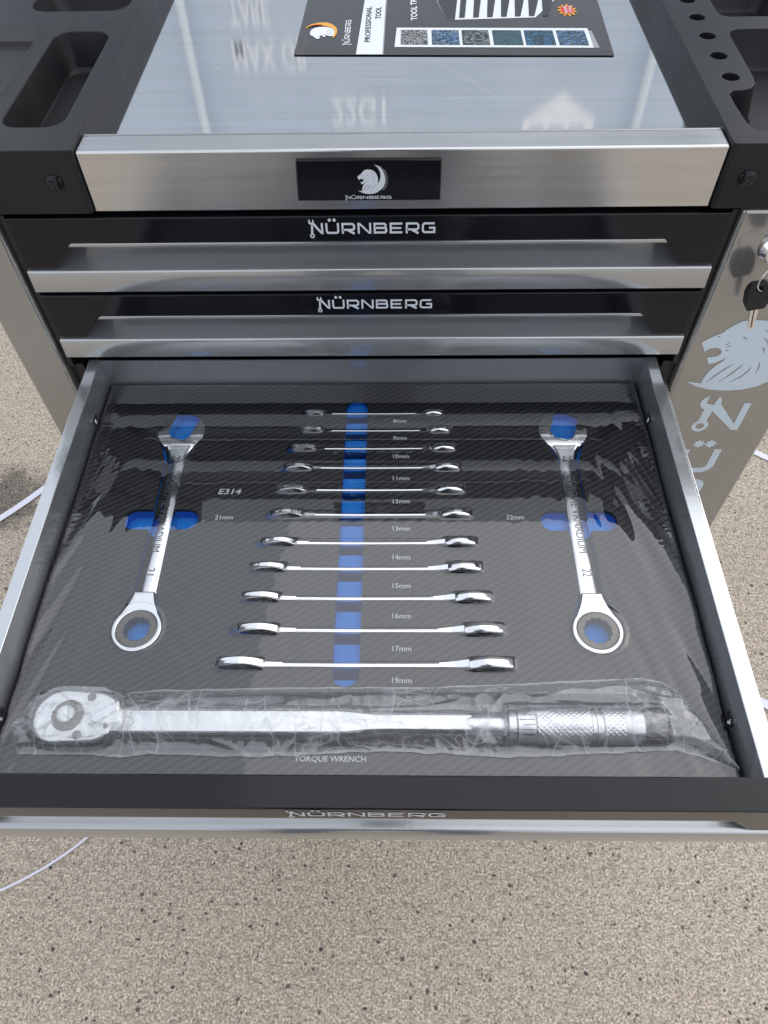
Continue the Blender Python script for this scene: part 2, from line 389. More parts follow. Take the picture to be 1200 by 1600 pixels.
LION_CUT = [sliver(q, t) for q, t in (([(18, -.2), (23.9, 9.1), (32.1, 20.3), (39.2, 27.3)], 1.9), ([(30.9, -.3), (40.6, 13.1), (45.9, 21.2), (48.5, 27.2)], 1.9), ([(42.9, .3), (52.6, 9), (57.1, 17.1), (58.5, 23.2)], 1.9),
            ([(20.7, 50.7), (22.8, 53), (24.5, 56.3)], 1.2), ([(23.7, 48.2), (25, 50.4), (26.6, 51.6)], 1.2), ([(23.4, 44.9), (25, 45.2), (27.1, 44.9)], 1.2), ([(9.7, 62.2), (10.6, 63.6), (12.5, 63.9)], 1.6),
            ([(33.3, 61.4), (36, 62.6), (39.5, 60), (38, 58)], 1.3), ([(55, 62), (60, 58), (63, 52)], 1.5), ([(58, 50), (62, 46), (64, 40)], 1.5), ([(52, 72), (58, 69), (63, 63)], 1.3), ([(64, 30), (66, 22), (66, 14)], 1.6))]
def lion(name, place, material, parent, fr):
    return plate(name, [[place(*q) for q in LION]], [[place(*q) for q in c] for c in LION_CUT], 0, .00025, material, parent, fr=fr, flat=True)
def arc_text(name, place, material, parent, fr):
    vs_all, fs_all = [], []
    for i, ch in enumerate('PROFESSIONAL'):
        vs, fs, sz = font_mesh(ch); a = radians(62 - i * 9.6); cx, cy, R_ = 58, 44, 57
        n0 = len(vs_all)
        for u, v_ in vs:
            lx = (u - .5) * 5.2 * (.3 if ch == 'I' else 1); ly = (v_ - .5) * 6.5
            X = cx + (R_ + ly) * cos(a) + lx * sin(a); Y_ = cy + (R_ + ly) * sin(a) - lx * cos(a)
            q = place(X, Y_); vs_all.append(fr(q[0], q[1], .00025))
        fs_all += [tuple(j + n0 for j in f) for f in fs]
    return mesh_obj(name, vs_all, fs_all, material, parent)

# ------------------------------------------------------------------ ground
gr_o = mesh_obj('ground', [(-30, -30, 0), (30, -30, 0), (30, 30, 0), (-30, 30, 0)], [(0, 1, 2, 3)], m_ground, loc=(0, 0, 0)); gr_o['kind'] = 'structure'

rs = random.Random(11); sv, sf, sm = [], [], []
for i in range(7000):
    x, y = rs.uniform(-1.15, 1.15), rs.uniform(-.68, 1.0)
    r = .0008 + .0030 * rs.random() ** 4.0; a0 = rs.uniform(0, 6.28); ex = rs.uniform(.35, .95); n0 = len(sv); kk = 7
    ring = [(r * rs.uniform(.8, 1.15) * cos(6.283 * j / kk), r * ex * rs.uniform(.8, 1.15) * sin(6.283 * j / kk)) for j in range(kk)]
    for f_, z_ in ((1., -.0004), (.96, r * .10), (.6, r * .24)):
        sv += [(x + f_ * (u * cos(a0) - v_ * sin(a0)), y + f_ * (u * sin(a0) + v_ * cos(a0)), z_) for u, v_ in ring]
    for q in (0, 1): sf += [(n0 + q * kk + j, n0 + q * kk + (j + 1) % kk, n0 + q * kk + kk + (j + 1) % kk, n0 + q * kk + kk + j) for j in range(kk)]
    sf.append(tuple(n0 + 2 * kk + j for j in range(kk))); mi = rs.choices((0, 1, 2, 3), (5, 4, 2, 1))[0]; sm += [mi] * (2 * kk + 1)
st_o = mesh_obj('aggregate_stones', sv, sf, None, mats=[mat('stone_dark', (.045, .043, .042), .7), mat('stone_brown', (.13, .10, .075), .75), mat('stone_grey', (.2, .2, .19), .7), mat('stone_pale', (.62, .56, .46), .6)], fmat=sm, loc=(0, 0, 0))
st_o['kind'] = 'stuff'; st_o['label'] = 'fine dark and brown stones bedded in the concrete'; st_o['category'] = 'stones'

# ------------------------------------------------------------------ trolley
tr = thing('tool_trolley', 'silver and black steel tool trolley with one drawer pulled open', 'tool trolley', (0, 0, -H))
def kid(o): o.location.z += H; return o           # parts are modelled relative to the foam height
XL, XR, PL, PR, BK, BOT = -.322, .322, -.367, .453, .42, -.53
kid(box('front_post', PL, XL, 0, .03, BOT, .2045, m_post, tr, .004, seg=3))
rp = kid(box('front_post', XR, PR, 0, .03, BOT, .2035, m_post, tr, .004, seg=3)); rp['label'] = 'wide grey post with the pale lion emblem'
kid(box('side_panel', PL + .002, PL + .012, .0301, BK, BOT, .2045, m_post, tr)); kid(box('side_panel', PR - .012, PR - .002, .0301, BK, BOT, .2035, m_post, tr))
kid(box('back_panel', PL + .0121, PR - .0121, BK - .01, BK - .0005, BOT, .2045, m_post, tr)); kid(box('bottom_panel', PL + .0121, PR - .0121, .0305, BK - .0101, BOT, BOT + .01, m_post, tr))
kid(box('drawer_housing', XL + .002, XR - .002, .031, BK - .02, .0475, .205, m_void, tr)); kid(box('drawer_housing', XL + .002, XR - .002, .031, BK - .02, BOT + .011, -.046, m_void, tr))
for s in (-1, 1):
    kid(box('drawer_slide', s * .2985, s * .3075, -.395, .2, -.022, .016, m_satin, tr, .001))
    kid(box('inner_runner', s * .3085, s * .3205, .012, .38, -.028, .022, m_void, tr))
    kid(box('inner_runner', s * .3155, s * .3205, .006, .03, .024, .2, m_void, tr))
for cx in (PL + .05, PR - .05):
    for cy in (.06, BK - .06):
        vs = [(cx + 0, cy, BOT - .075)]
        wl_ = kid(lathe_x('caster_wheel', [(-.014, .02), (-.014, .046), (-.010, .0495), (.010, .0495), (.014, .046), (.014, .02)], m_abs, tr, 28, (cx, cy, -H + .05)))
        kid(box('caster_fork', cx - .02, cx + .02, cy - .018, cy + .018, -H + .085, BOT - .0005, m_satin, tr, .002))
# top: fascia, sunken sheet, badge
TL, TR_ = -.2312, .2917
kid(box('fascia', TL + .0004, TR_ - .0004, 0, .026, .2062, .2588, m_fascia, tr, .0016, uv=True, seg=3))
kid(box('fascia_edge', TL + .001, TR_ - .001, .0262, .0272, .236, .2592, m_fascia, tr, uv=True))
sh = kid(box('top_sheet', TL - .004, TR_ + .004, .0274, .41, .236, .241, m_sheet, tr, uv=True))
mscr = mat('scratch', (.75, .77, .8), .5, 1.0)
for a, b, t in (((.0571, .2066), (.1307, .1052), .0005), ((-.0449, .1663), (.0636, .1519), .00035), ((.1523, .1472), (.1979, .0978), .00025), ((-.15, .19), (-.14, .182), .0006), ((.06, .12), (.155, .124), .0003)):
    P = [Vector(a).lerp(Vector(b), i / 6) + Vector((random.uniform(-1, 1), random.uniform(-1, 1))) * .0006 for i in range(7)]
    kid(plate('scratch', [sliver(P, t)], [], 0, .2412, mscr, tr, flat=True))
bd = kid(plate('badge', [[(-.0538, .2516), (-.0553, .2160), (.0643, .2157), (.0640, .2512)]], [], 0, .0022, m_black, tr, fr=FRONT(0), bev=.0016, seg=4))
LS = .205e-3
place_b = lambda u, v_: (-.0045 + (u + 3.7) * LS, .2222 + (v_ + 11.7) * LS * 1.08)
lion('emblem', place_b, m_ink, bd, FRONT(-.0022 - .00005)); arc_text('emblem_lettering', place_b, m_ink, bd, FRONT(-.0022))
logo_word('lettering', -.0151, .0232, .2178, .2204, FRONT(-.00225), m_ink, bd)
# side trays of moulded plastic
def side_tray(x0, x1, pockets, holes, screw):
    outer = rrect(x0, x1, -.0035, BK + .004, .004); zt = .2622
    vs, fs = plate_data([outer], [q for q, d in pockets] + holes, .2066, zt, flat=True)
    nv = len(vs)
    me_v, me_f = list(vs), list(fs)
    def skirt(poly, d, shrink, inner):
        cx = sum(q[0] for q in poly) / len(poly); cy = sum(q[1] for q in poly) / len(poly); n = len(poly); b0 = len(me_v)
        me_v.extend((q[0], q[1], zt) for q in poly)
        def ins(q, k): 
            dx, dy = q[0] - cx, q[1] - cy; L_ = hypot(dx, dy) or 1; return (q[0] - dx / L_ * k, q[1] - dy / L_ * k)
        me_v.extend((*ins(q, shrink * .9), zt - d + .004) for q in poly); me_v.extend((*ins(q, shrink + .004), zt - d) for q in poly)
        for i in range(n):
            j = (i + 1) % n
            for r_ in (0, 1): me_f.append((b0 + r_ * n + i, b0 + r_ * n + j, b0 + (r_ + 1) * n + j, b0 + (r_ + 1) * n + i))
        me_f.append(tuple(b0 + 2 * n + i for i in range(n)))
    for q, d in pockets: skirt(q, d, .006, True)
    for q in holes:
        n = len(q); b0 = len(me_v); me_v.extend((*p_, zt) for p_ in q); me_v.extend((*p_, zt - .04) for p_ in q)
        for i in range(n): j = (i + 1) % n; me_f.append((b0 + i, b0 + j, b0 + n + j, b0 + n + i))
        me_f.append(tuple(b0 + n + i for i in range(n)))
    n = len(outer); b0 = len(me_v); me_v.extend((*p_, zt) for p_ in outer); me_v.extend((*p_, .2066) for p_ in outer)
    for i in range(n): j = (i + 1) % n; me_f.append((b0 + i, b0 + n + i, b0 + n + j, b0 + j))
    me_f.append(tuple(b0 + n + i for i in range(n))[::-1])
    me = bpy.data.meshes.new('side_tray'); me.from_pydata(me_v, [], me_f)
    bm = bmesh.new(); bm.from_mesh(me); bmesh.ops.remove_doubles(bm, verts=bm.verts, dist=2e-5)
    bmesh.ops.dissolve_limit(bm, angle_limit=.01, verts=bm.verts, edges=bm.edges)
    bmesh.ops.recalc_face_normals(bm, faces=bm.faces)
    bm.to_mesh(me); bm.free()
    o = kid(finish('side_tray', me, m_abs, tr, 38)); bevel(o, .0028, 3, 40)
    sx_, sz = screw
    hd = lathe_x('screw', [(0, .0072), (.0012, .0070), (.0026, .0052), (.0032, .002), (.0032, .0001)], m_black, o, 24)
    hd.rotation_euler = (0, 0, -pi / 2); hd.location = (sx_, -.0034, sz)
    cr = plate('cross_slot', [[(-.0035, -.0007), (.0035, -.0007), (.0035, .0007), (-.0035, .0007)], [(-.0007, -.0035), (.0007, -.0035), (.0007, .0035), (-.0007, .0035)]], [], 0, .0002, m_void, o, fr=lambda u, v_, w_: (sx_ + u * .8 + v_ * .6, -.0067 - w_, sz + v_ * .8 - u * .6))
    return o
def q4(a, b, c, d, r=.012): # rounded quadrilateral from an axis box
    return rrect(a, b, c, d, r)
lt = side_tray(-.395, TL, [(rrect(-.302, -.2484, .034, .218, .016), .034), (rrect(-.345, -.2445, .266, .345, .02), .03), (rrect(-.385, -.3145, .088, .2015, .003), .0035)], [], (-.2538, .2352)); lt['label'] = 'left moulded tray with long rounded pockets'
pr = [(.3100, .031), (.3110, .0225), (.3165, .0170), (.325, .0150), (.40, .0150), (.412, .019), (.416, .03), (.416, .19), (.412, .2), (.40, .2045), (.349, .2045), (.3415, .2005), (.3385, .193), (.3372, .108), (.3352, .0955), (.330, .0875), (.322, .0838), (.3135, .0835), (.3085, .078), (.3085, .06)]
rt = side_tray(TR_, .478, [(pr, .034), (rrect(.340, .416, .232, .33, .012), .03)], [circle(.3178, y_, .0076, 20) for y_ in (.1083, .1492, .1905, .2318, .273, .314)], (.3119, .2335)); rt['label'] = 'right moulded tray with a row of tool holes'

# drawers
def drawer_front(parent, top, y, lettering=True):
    """handle bezel, curved silver grip and its printed name"""
    hw = .3132; U = lambda q: (q[0], top + q[1])
    bz = plate('bezel', [[U(q) for q in ((-hw, 0), (hw, 0), (hw, -.0488), (hw - .0015, -.0508), (.2866, -.0508), (.2838, -.0493), (.2645, -.0262), (.2615, -.0248), (-.2615, -.0248), (-.2645, -.0262), (-.2838, -.0493), (-.2866, -.0508), (-hw + .0015, -.0508), (-hw, -.0488))]], [], -.0235, 0, m_black, parent, fr=FRONT(y), bev=.0012, seg=3)
    kid(bz)
    pr_ = [(.027, -.0254), (.0025, -.0254), (.0014, -.0259), (.0010, -.0268), (.0010, -.0288), (.0018, -.0297), (.0190, -.0300), (.0228, -.0312), (.0240, -.0345), (.0228, -.0398), (.0192, -.0446), (.0136, -.0486), (.0076, -.0511), (.0026, -.0523), (-.0004, -.0527), (-.0014, -.0532), (-.0019, -.0541), (-.0030, -.0735), (-.0028, -.0746), (-.0018, -.0752), (.027, -.0752)]
    vs = [(s * hw, y + a, top + b) for s in (-1, 1) for a, b in pr_]; n = len(pr_)
    fs = [(i, i + 1, n + i + 1, n + i) for i in range(n - 1)] + [tuple(range(n))[::-1], tuple(range(n, 2 * n)), (n - 1, 0, n, 2 * n - 1)]
    gp = mesh_obj('grip', vs, fs, m_silver, parent, smooth=40); kid(gp)
    bm = bmesh.new(); bm.from_mesh(gp.data); bmesh.ops.recalc_face_normals(bm, faces=bm.faces); bm.to_mesh(gp.data); bm.free(); gp.data.set_sharp_from_angle(angle=radians(40))
    if lettering: kid(logo_word('lettering', -.0483, .0613, top - .0168, top - .0063, FRONT(y - .0001), m_ink, parent))
PITCH = .0812; T0 = .2005
for i in range(8):
    if i == 2: continue
    d = bpy.data.objects.new('drawer', None); COL.objects.link(d); d.parent = tr; d.empty_display_size = .02
    drawer_front(d, T0 - i * PITCH, 0)
YO = -.4470
od = bpy.data.objects.new('drawer', None); COL.objects.link(od); od.parent = tr; od['label'] = 'pulled-out drawer holding a foam tool insert'; od.empty_display_size = .02
drawer_front(od, T0 - 2 * PITCH, YO)
WI, WO, RT = .2845, .2957, .0343
for s in (-1, 1): kid(box('side_wall', min(s * WI, s * WO), max(s * WI, s * WO), YO + .0237, .0048, -.0365, RT - .0016, m_wall_shaded, od)); kid(box('rail', min(s * (WI - .0003), s * (WO + .0003)), max(s * (WI - .0003), s * (WO + .0003)), YO + .0237, .0050, RT - .0015, RT, m_rail_lit, od, .0006, seg=3))
kid(box('back_wall', -WI + .0002, WI - .0002, .0036, .0048, -.0365, RT - .0008, m_wall_shaded, od)); kid(box('floor', -WO, WO, YO + .0237, .0048, -.0382, -.0367, m_wall_shaded, od))
for x_, y_ in ((.2838, -.055), (-.2838, -.055), (.2838, -.37), (-.2838, -.37)):
    s = 1 if x_ > 0 else -1
    kid(box('clip_slot', x_ - .0004, x_ + .0004, y_ - .006, y_ + .006, .004, .009, m_void, od))
    pts = [(x_ - s * .0012, y_ - .003 + .0015 * sin(i * 1.7), .0035 + i * .0011) for i in range(6)]
    kid(tube('clip_wire', pts, .0005, m_white, od, 6))

# lock, keys
PX, PZ = .3640, .1655
lk = lathe_x('lock', [(0, .0148), (.003, .0148), (.0062, .0128), (.0095, .0112), (.0098, .0095), (.0080, .0092), (.0080, .0001)], m_chrome, tr, 40); kid(lk); lk.rotation_euler = (0, 0, -pi / 2); lk.location = (PX, 0, H + PZ)
# pale print on the wide post
place_p = lambda u, v_: (.3374 + u * 1e-3, .002 + v_ * 1e-3)
kid(lion('emblem', place_p, m_postink, tr, FRONT(-.0001))); kid(arc_text('emblem_lettering', place_p, m_postink, tr, FRONT(-.0001)))
PP = lambda P: [[place_p(*q) for q in poly] for poly in P]
kid(plate('letter_n', PP([circle(34.5, -30, 11.2, 28), [(30.6, -38), (40.8, -38), (38.8, -62), (29.5, -62)], circle(34.3, -67.5, 9.2, 28), [(38, -29), (46, -32), (79.1, -74), (71.7, -74), (37, -40)], [(71.2, -30.9), (79.0, -30.9), (79.1, -74.1), (71.5, -74.1)]]),
    PP([circle(34.3, -67.5, 4.6, 18), [(29.8, -31), (38.4, -33.5), (42, -16), (30.5, -14)]]), 0, .0002, m_postink, tr, fr=FRONT(0), flat=True))
def gear(cx, cy, r): return [(cx + (r if i % 4 < 2 else r * .72) * cos(2 * pi * i / 32), cy + (r if i % 4 < 2 else r * .72) * sin(2 * pi * i / 32)) for i in range(32)]
kid(plate('letter_u', PP([stroke([(32, -107.8), (32, -138), (34, -143), (39, -146.5), (62, -146.5), (67, -143), (69.2, -138), (69.2, -107.8)], 8.6), gear(43.2, -98.3, 6.6), gear(57, -98.3, 6.6), [(48, -99.5), (52, -99.5), (52, -97.5), (48, -97.5)]]), [], 0, .0002, m_postink, tr, fr=FRONT(0), flat=True))
kid(plate('letter_r', PP([stroke([(32, -208), (32, -169), (63, -169), (68, -172), (69.5, -176), (69.5, -187), (67, -191), (62, -193), (34, -193)], 8.6), stroke([(50, -193), (69, -208)], 9)]), [], 0, .0002, m_postink, tr, fr=FRONT(0), flat=True))

# ------------------------------------------------------------------ foam insert
FX, FB, FF = .2815, .0022, -.4222
WR = [  # size, left tip, right tip, y of the upper edge line
    (8, -.068, .0761, -.0418), (9, -.0702, .0825, -.0655), (10, -.078, .0872, -.0897), (11, -.0828, .0902, -.1146), (12, -.088, .0926, -.1421), (13, -.0904, .0982, -.1714),
    (14, -.0964, .1017, -.2035), (15, -.1045, .105, -.231), (16, -.1088, .1117, -.2613), (17, -.109, .1199, -.2921), (19, -.1226, .1259, -.3235)]
def dims(s):
    Rr = .0096 + (s - 8) * .00090; rise = .0028 + (s - 8) * .00042; up = (Rr - rise - .0012) / Rr
    return dict(ts=.0028 + (s - 8) * .00029, ws=2 * (Rr - rise), Rj=Rr + .0004, Rr=Rr, tj=.0038 + (s - 8) * .00030, tr=.0048 + (s - 8) * .00048, ch=1.3 * (Rr + .0002) * sqrt(1 - up * up))
FLATW = [(21, -.1945, -.064, -.2905, -.1765), (22, .1968, -.065, -.2915, -.1785)]     # size, x, jaw y, ring y, pill y
holes = [rrect(-.0256, -.0030, -.3425, -.0217, .0112, 10)]
for s, xl, xr, y in WR:
    d = dims(s); e = .0003
    holes += [[(xl + .01, y - d['ts'] / 2 - e), (xr - .01, y - d['ts'] / 2 - e), (xr - .01, y + d['ts'] / 2 + e + .0006), (xl + .01, y + d['ts'] / 2 + e + .0006)],
              rrect(xl - .0004, xl + 2 * d['ch'] + .003, y - d['tj'] / 2 - e, y + d['tj'] / 2 + e, d['tj'] * .35, 4), rrect(xr - 2 * d['ch'] - .004, xr + .0004, y - d['tr'] / 2 - e, y + d['tr'] / 2 + e, d['tr'] * .4, 4)]
    if s in (8, 10, 11, 13, 14, 17): holes.append(circle(xl - .0015, y - .0005, .0052 if s > 9 else .0035, 18))
flat_fl = []
for s, x, yj, yr, yp in FLATW:
    a = [circle(x, yj, .0250, 48), circle(x, yr, .0226, 48), [(x - .0102, yr), (x + .0102, yr), (x + .0102, yj), (x - .0102, yj)], [(x - .010, yj - .042), (x + .010, yj - .042), (x + .0215, yj - .010), (x - .0215, yj - .010)], [(x - .019, yr + .012), (x + .019, yr + .012), (x + .0105, yr + .036), (x - .0105, yr + .036)]]
    b = [rrect(x - .0353, x + .0353, yp - .0115, yp + .0115, .0113, 10)]
    holes += a + b; flat_fl.append((a, b))
TQ = rrect(-.262, .238, -.3925, -.3472, .012)
holes.append(TQ)
outer = rrect(-FX, FX, FF, FB, .010)
fo = thing('foam_insert', 'carbon fibre patterned foam insert with blue cut-outs filling the open drawer', 'foam insert', (0, 0, -.036))
V, Tt = tri2d([outer], holes)
n = len(V); vs = [(q.x, q.y, 0) for q in V] + [(q.x, q.y, -.0042) for q in V] + [(q.x, q.y, -.034) for q in V]
fs = list(Tt); fm = [0] * len(fs); eds = {(a, b) for f in Tt for a, b in zip(f, f[1:] + f[:1])}
for a, b in eds:
    if (b, a) not in eds:
        fs += [(a, a + n, b + n, b), (a + n, a + 2 * n, b + 2 * n, b + n)]; fm += [1, 1 if V[a].y < -.345 or abs(V[a].x) > .28 else 2]
top = mesh_obj('printed_top', vs, fs, None, fo, mats=[m_carbon, m_darkfoam, m_blue], fmat=fm); top.location.z = .036
b1 = box('base_layer', -FX + .002, FX - .002, FF + .002, FB - .002, -.0355, -.0335, m_blue, fo); b1.location.z = .036
ys = [-.0217] + [w_[3] for w_ in WR] + [-.3425]
for i in range(len(ys) - 1):
    y1 = ys[i] - (0 if i == 0 else dims(WR[i - 1][0])['ts'] / 2 + .0045 + .0002 * i); y0 = ys[i + 1] + (0 if i == len(ys) - 2 else dims(WR[i][0])['ts'] / 2 + .0006)
    sh_ = rrect(-.0254, -.0032, y0, y1, min(.0008, (y1 - y0) / 3)) if 0 < i < len(ys) - 2 else (rrect(-.0254, -.0032, y0, y1 - .0003, .0008) )
    o = plate('finger_rest', [sh_], [], -.0333, -.0085, m_blue, fo); o.location.z = .036
for a, b in flat_fl:
    o = plate('pocket_floor', a, [], -.0333, -.0124, m_blue, fo); o.location.z = .036
for s, x, yj, yr, yp in FLATW:
    for sgn in (-1, 1):
        o = plate('finger_rest', [rrect(min(x + sgn * .0105, x + sgn * .0351), max(x + sgn * .0105, x + sgn * .0351), yp - .0113, yp + .0113, .009 if False else .002)], [], -.0333, -.0135, m_blue, fo); o.location.z = .036
o = plate('recess_floor', [rrect(-.2618, .2378, -.3923, -.3474, .012)], [], -.0333, -.0172, m_carbon, fo); o.location.z = .036
LZ = .00035
for (s, xl, xr, y), yy in zip(WR, (-.0549, -.0782, -.1025, -.1305, -.1585, -.1900, -.2215, -.2512, -.2810, -.3115, -.3396)):
    wd = .0138 if s < 10 else .0160
    o = text('size_lettering', '%dmm' % s, .0236, .0236 + wd, yy, yy + .0050, LZ, m_white, fo, bold=.01); o.location.z = .036
for body, a in (('E314', (-.1449, -.1235, -.1474, -.1408, .014, .22)), ('21mm', (-.1438, -.1268, -.1770, -.1722, .01, .06)), ('22mm', (.1296, .1461, -.1774, -.1722, .01, .06)), ('TORQUE WRENCH', (-.0507, .0040, -.4036, -.3984, .012, .04))):
    o = text('lettering', body, a[0], a[1], a[2], a[3], LZ, m_white, fo, bold=a[4], shear=a[5]); o.location.z = .036

# ------------------------------------------------------------------ combination spanners
ELL = 1.3
def loft(name, secs, material, t):
    vs, fs = [], []; m_ = 12; n_ = len(secs) - 1
    for x_, hw, ht in secs:
        for j in range(m_):
            c_, s_ = cos(2 * pi * (j + .5) / m_), sin(2 * pi * (j + .5) / m_); e_ = .34
            vs.append((x_, hw * math.copysign(abs(c_) ** e_, c_), ht * math.copysign(abs(s_) ** e_, s_)))
    for i in range(n_):
        for j in range(m_): fs.append((i * m_ + j, i * m_ + (j + 1) % m_, (i + 1) * m_ + (j + 1) % m_, (i + 1) * m_ + j))
    fs += [tuple(range(m_))[::-1], tuple(n_ * m_ + j for j in range(m_))]
    return mesh_obj(name, vs, fs, material, t, smooth=45)
def spanner(name, s, L, d, label, group, loc, rot, engrave=None):
    """ring end at +x, jaw at -x, lying in the local xy plane, origin mid-length"""
    t = thing(name, label, 'wrench', loc, group); t.rotation_euler = rot
    Rj, Rr, ws = d['Rj'], d['Rr'], d['ws']; el = 1. if engrave else ELL; Aj, Ar = Rj * el, Rr * el; xj = -L / 2 + d.get('ch', Aj * .97); xr = L / 2 - d.get('ch', Ar)
    # jaw head
    op = s * (.00056 if engrave else .00051); ang = radians(165); ca, sa = cos(ang), sin(ang)
    R2 = lambda u, v_: (xj + u * ca - v_ * sa, u * sa + v_ * ca)
    slot = [R2(-op * .95, -op * .55), R2(-op * .45, -op), R2(Rj * 3, -op * 1.04), R2(Rj * 3, op * 1.04), R2(-op * .45, op), R2(-op * .95, op * .55)]
    neck = []
    for i in range(9):
        u = i / 8; x_ = xj + Rj * .45 + (Rj * 1.25) * u; hw = ws / 2 * .98 + (Rj * .86 - ws / 2) * (1 - u) ** 1.9; neck.append((x_, hw))
    jt = .0069 if engrave else d['tj'] / 2; kc = .28 / (2.6 * Rj) if engrave else 0
    drop_ = lambda u: kc * max(0, u - xj + .3 * Rj) ** 2
    dome = lambda u, v_, w_: (u, v_, w_ - drop_(u) - (kc * .25 * v_ * v_) if w_ > 0 else w_)
    plate('jaw', [circle(xj, 0, Aj * q, 64, ry=Rj * q) for q in (1, .93, .85, .76, .66, .55, .42, .28, .12)], [slot], -d['tj'] / 2 * .9, jt, m_chrome, t, fr=dome, bev=.0010 if engrave else d['tj'] * .4, seg=4, smooth=40)
    ej = jt - drop_(xj + .74 * Rj) if engrave else d['tj'] / 2
    loft('neck', [(xj + Aj * ((.74 if engrave else .5) + (.98 if engrave else 1.15) * u), ws / 2 * .97 + (Rj * .66 - ws / 2) * (1 - u) ** 1.8, d['ts'] / 2 * .97 + (ej - d['ts'] / 2) * (1 - min(1, u * 1.05)) ** 1.25) for u in [i / 12 for i in range(13)]], m_chrome, t)
    ri = .77 if engrave else .66
    nk = [(xr - Rr * (.35 + 1.3 * u), ws / 2 * 1.02 + (Rr * .92 - ws / 2) * (1 - u) ** 1.5) for u in [i / 8 for i in range(9)]]
    if engrave:
        plate('ring', [circle(xr, 0, Rr, 56), [(x_, h2) for x_, h2 in nk] + [(x_, -h2) for x_, h2 in nk[::-1]]], [circle(xr, 0, Rr * ri, 48)], -d['tr'] / 2, d['tr'] / 2, m_chrome, t, bev=d['tr'] * .12, seg=3)
    else:
        plate('ring', [circle(xr, 0, Ar, 72, ry=Rr)], [circle(xr, 0, Rr * ri, 48)], -d['tr'] / 2, d['tr'] / 2, m_chrome, t, bev=d['tr'] * .4, seg=4)
        loft('neck', [(xr - Ar * (.72 + .95 * u), ws / 2 + (Rr * .80 - ws / 2) * (1 - u) ** 2, d['ts'] / 2 + (d['tr'] * .5 - d['ts'] / 2) * (1 - u * u * (3 - 2 * u))) for u in [i / 12 for i in range(13)]], m_chrome, t)
    star = [(xr + (s * .00056 if i % 2 else s * .00049) * cos(pi * i / 12), (s * .00056 if i % 2 else s * .00049) * sin(pi * i / 12)) for i in range(24)]
    plate('ratchet_gear', [circle(xr, 0, Rr * (ri - .002), 48)], [star], -d['tr'] * .42, d['tr'] * .42, m_gear, t, bev=.0004)
    x0, x1 = xj + Aj * 1.35, xr - Ar * 1.3
    vs, fs = [], []
    sec = [(-.5, -.34), (-.34, -.5), (.34, -.5), (.5, -.34), (.5, .34), (.34, .5), (-.34, .5), (-.5, .34)]
    if not engrave:
        ra = d['ts'] / ws / 2; hf = [(.5 - ra * .9, -.5), (.5 - ra * .25, -.46), (.5, -.30), (.5, .30), (.5 - ra * .25, .46), (.5 - ra * .9, .5)]; sec = hf + [(-a_, -b_) for a_, b_ in hf]
    ns = len(sec)
    for i in range(9):
        u = i / 8; k1 = 1 - .06 * sin(pi * u); vs += [(x0 + (x1 - x0) * u, a * ws * k1, b * d['ts']) for a, b in sec]
    for i in range(8):
        for j in range(ns): fs.append((i * ns + j, i * ns + (j + 1) % ns, i * ns + ns + (j + 1) % ns, i * ns + ns + j))
    fs += [tuple(range(ns))[::-1], tuple(8 * ns + j for j in range(ns))]
    mesh_obj('shank', vs, fs, m_chrome, t, smooth=50)
    zt = d['ts'] / 2 + .0002
    if engrave:
        for body, a, b in engrave:
            text('engraving', body, a, b, -ws * .23, ws * .23, zt, m_engr if len(body) > 2 else m_engr, t, bold=.0)
    return t
GRP = 'edge-on spanners in the foam insert'
for s, xl, xr, y in WR:
    d = dims(s); L = xr - xl
    spanner('combination_wrench', s, L, d, 'polished ratchet spanner standing on edge in the slot above the %dmm marking' % s, GRP, ((xl + xr) / 2, y, .0012 - d['ws'] / 2), (pi / 2, 0, 0))
for s, x, yj, yr, yp in FLATW:
    d = dict(ts=.0060, ws=.0182, Rj=.0245, Rr=.0219, tj=.0124, tr=.0122)
    yt = yj + d['Rj'] * .97; yb = yr - d['Rr']; L = yt - yb
    eng = [(str(s), -.0800, -.0720), ('CHROME VANADIUM', -.055, .035), (str(s), .052, .060)]
    spanner('combination_wrench', s, L, d, 'large chrome ratchet spanner lying flat beside the %s marking' % ('E314 and 21mm' if s == 21 else '22mm'), 'flat spanners in the foam insert', (x, (yt + yb) / 2, -.0058), (0, 0, -pi / 2), eng)

# ------------------------------------------------------------------ torque wrench
ty, tz = -.3752, .0018
tq = thing('torque_wrench', 'long chrome torque wrench with knurled grip inside a clear bag', 'torque wrench', (0, ty, tz))
hd_o = []
def oval(x0, x1, r, n=20): return [(x0 + r * cos(a), r * sin(a)) for a in [pi / 2 + pi * i / n for i in range(n + 1)]] + [(x1 + r * .92 * cos(a), r * .92 * sin(a)) for a in [-pi / 2 + pi * i / n for i in range(n + 1)]]
HY = .004
Hs = lambda P: [(u, v_ + HY) for u, v_ in P]
plate('ratchet_head', [Hs(oval(-.2345, -.2085, .0212))], [], -.011, .0085, m_satin, tq, bev=.0022, seg=3)
plate('head_disc', [Hs(circle(-.2285, 0, .0125, 40))], [], .0080, .0091, m_gear, tq, bev=.0003)
plate('drive_button', [Hs(circle(-.2295, .0005, .0072, 32))], [], .0085, .0118, m_satin, tq, bev=.0008)
plate('lever', [Hs([(-.2088, .0005), (-.2095, -.004), (-.2050, -.007), (-.1905, .004), (-.1895, .008), (-.193, .0105)])], [], .0080, .0102, m_chrome, tq, bev=.0006)
plate('lever_plate', [Hs([(-.2110, .002), (-.2100, -.006), (-.2005, -.015), (-.1935, -.0145), (-.1890, .004), (-.1905, .0115), (-.197, .010)])], [], .0080, .0089, m_satin, tq, bev=.0003)
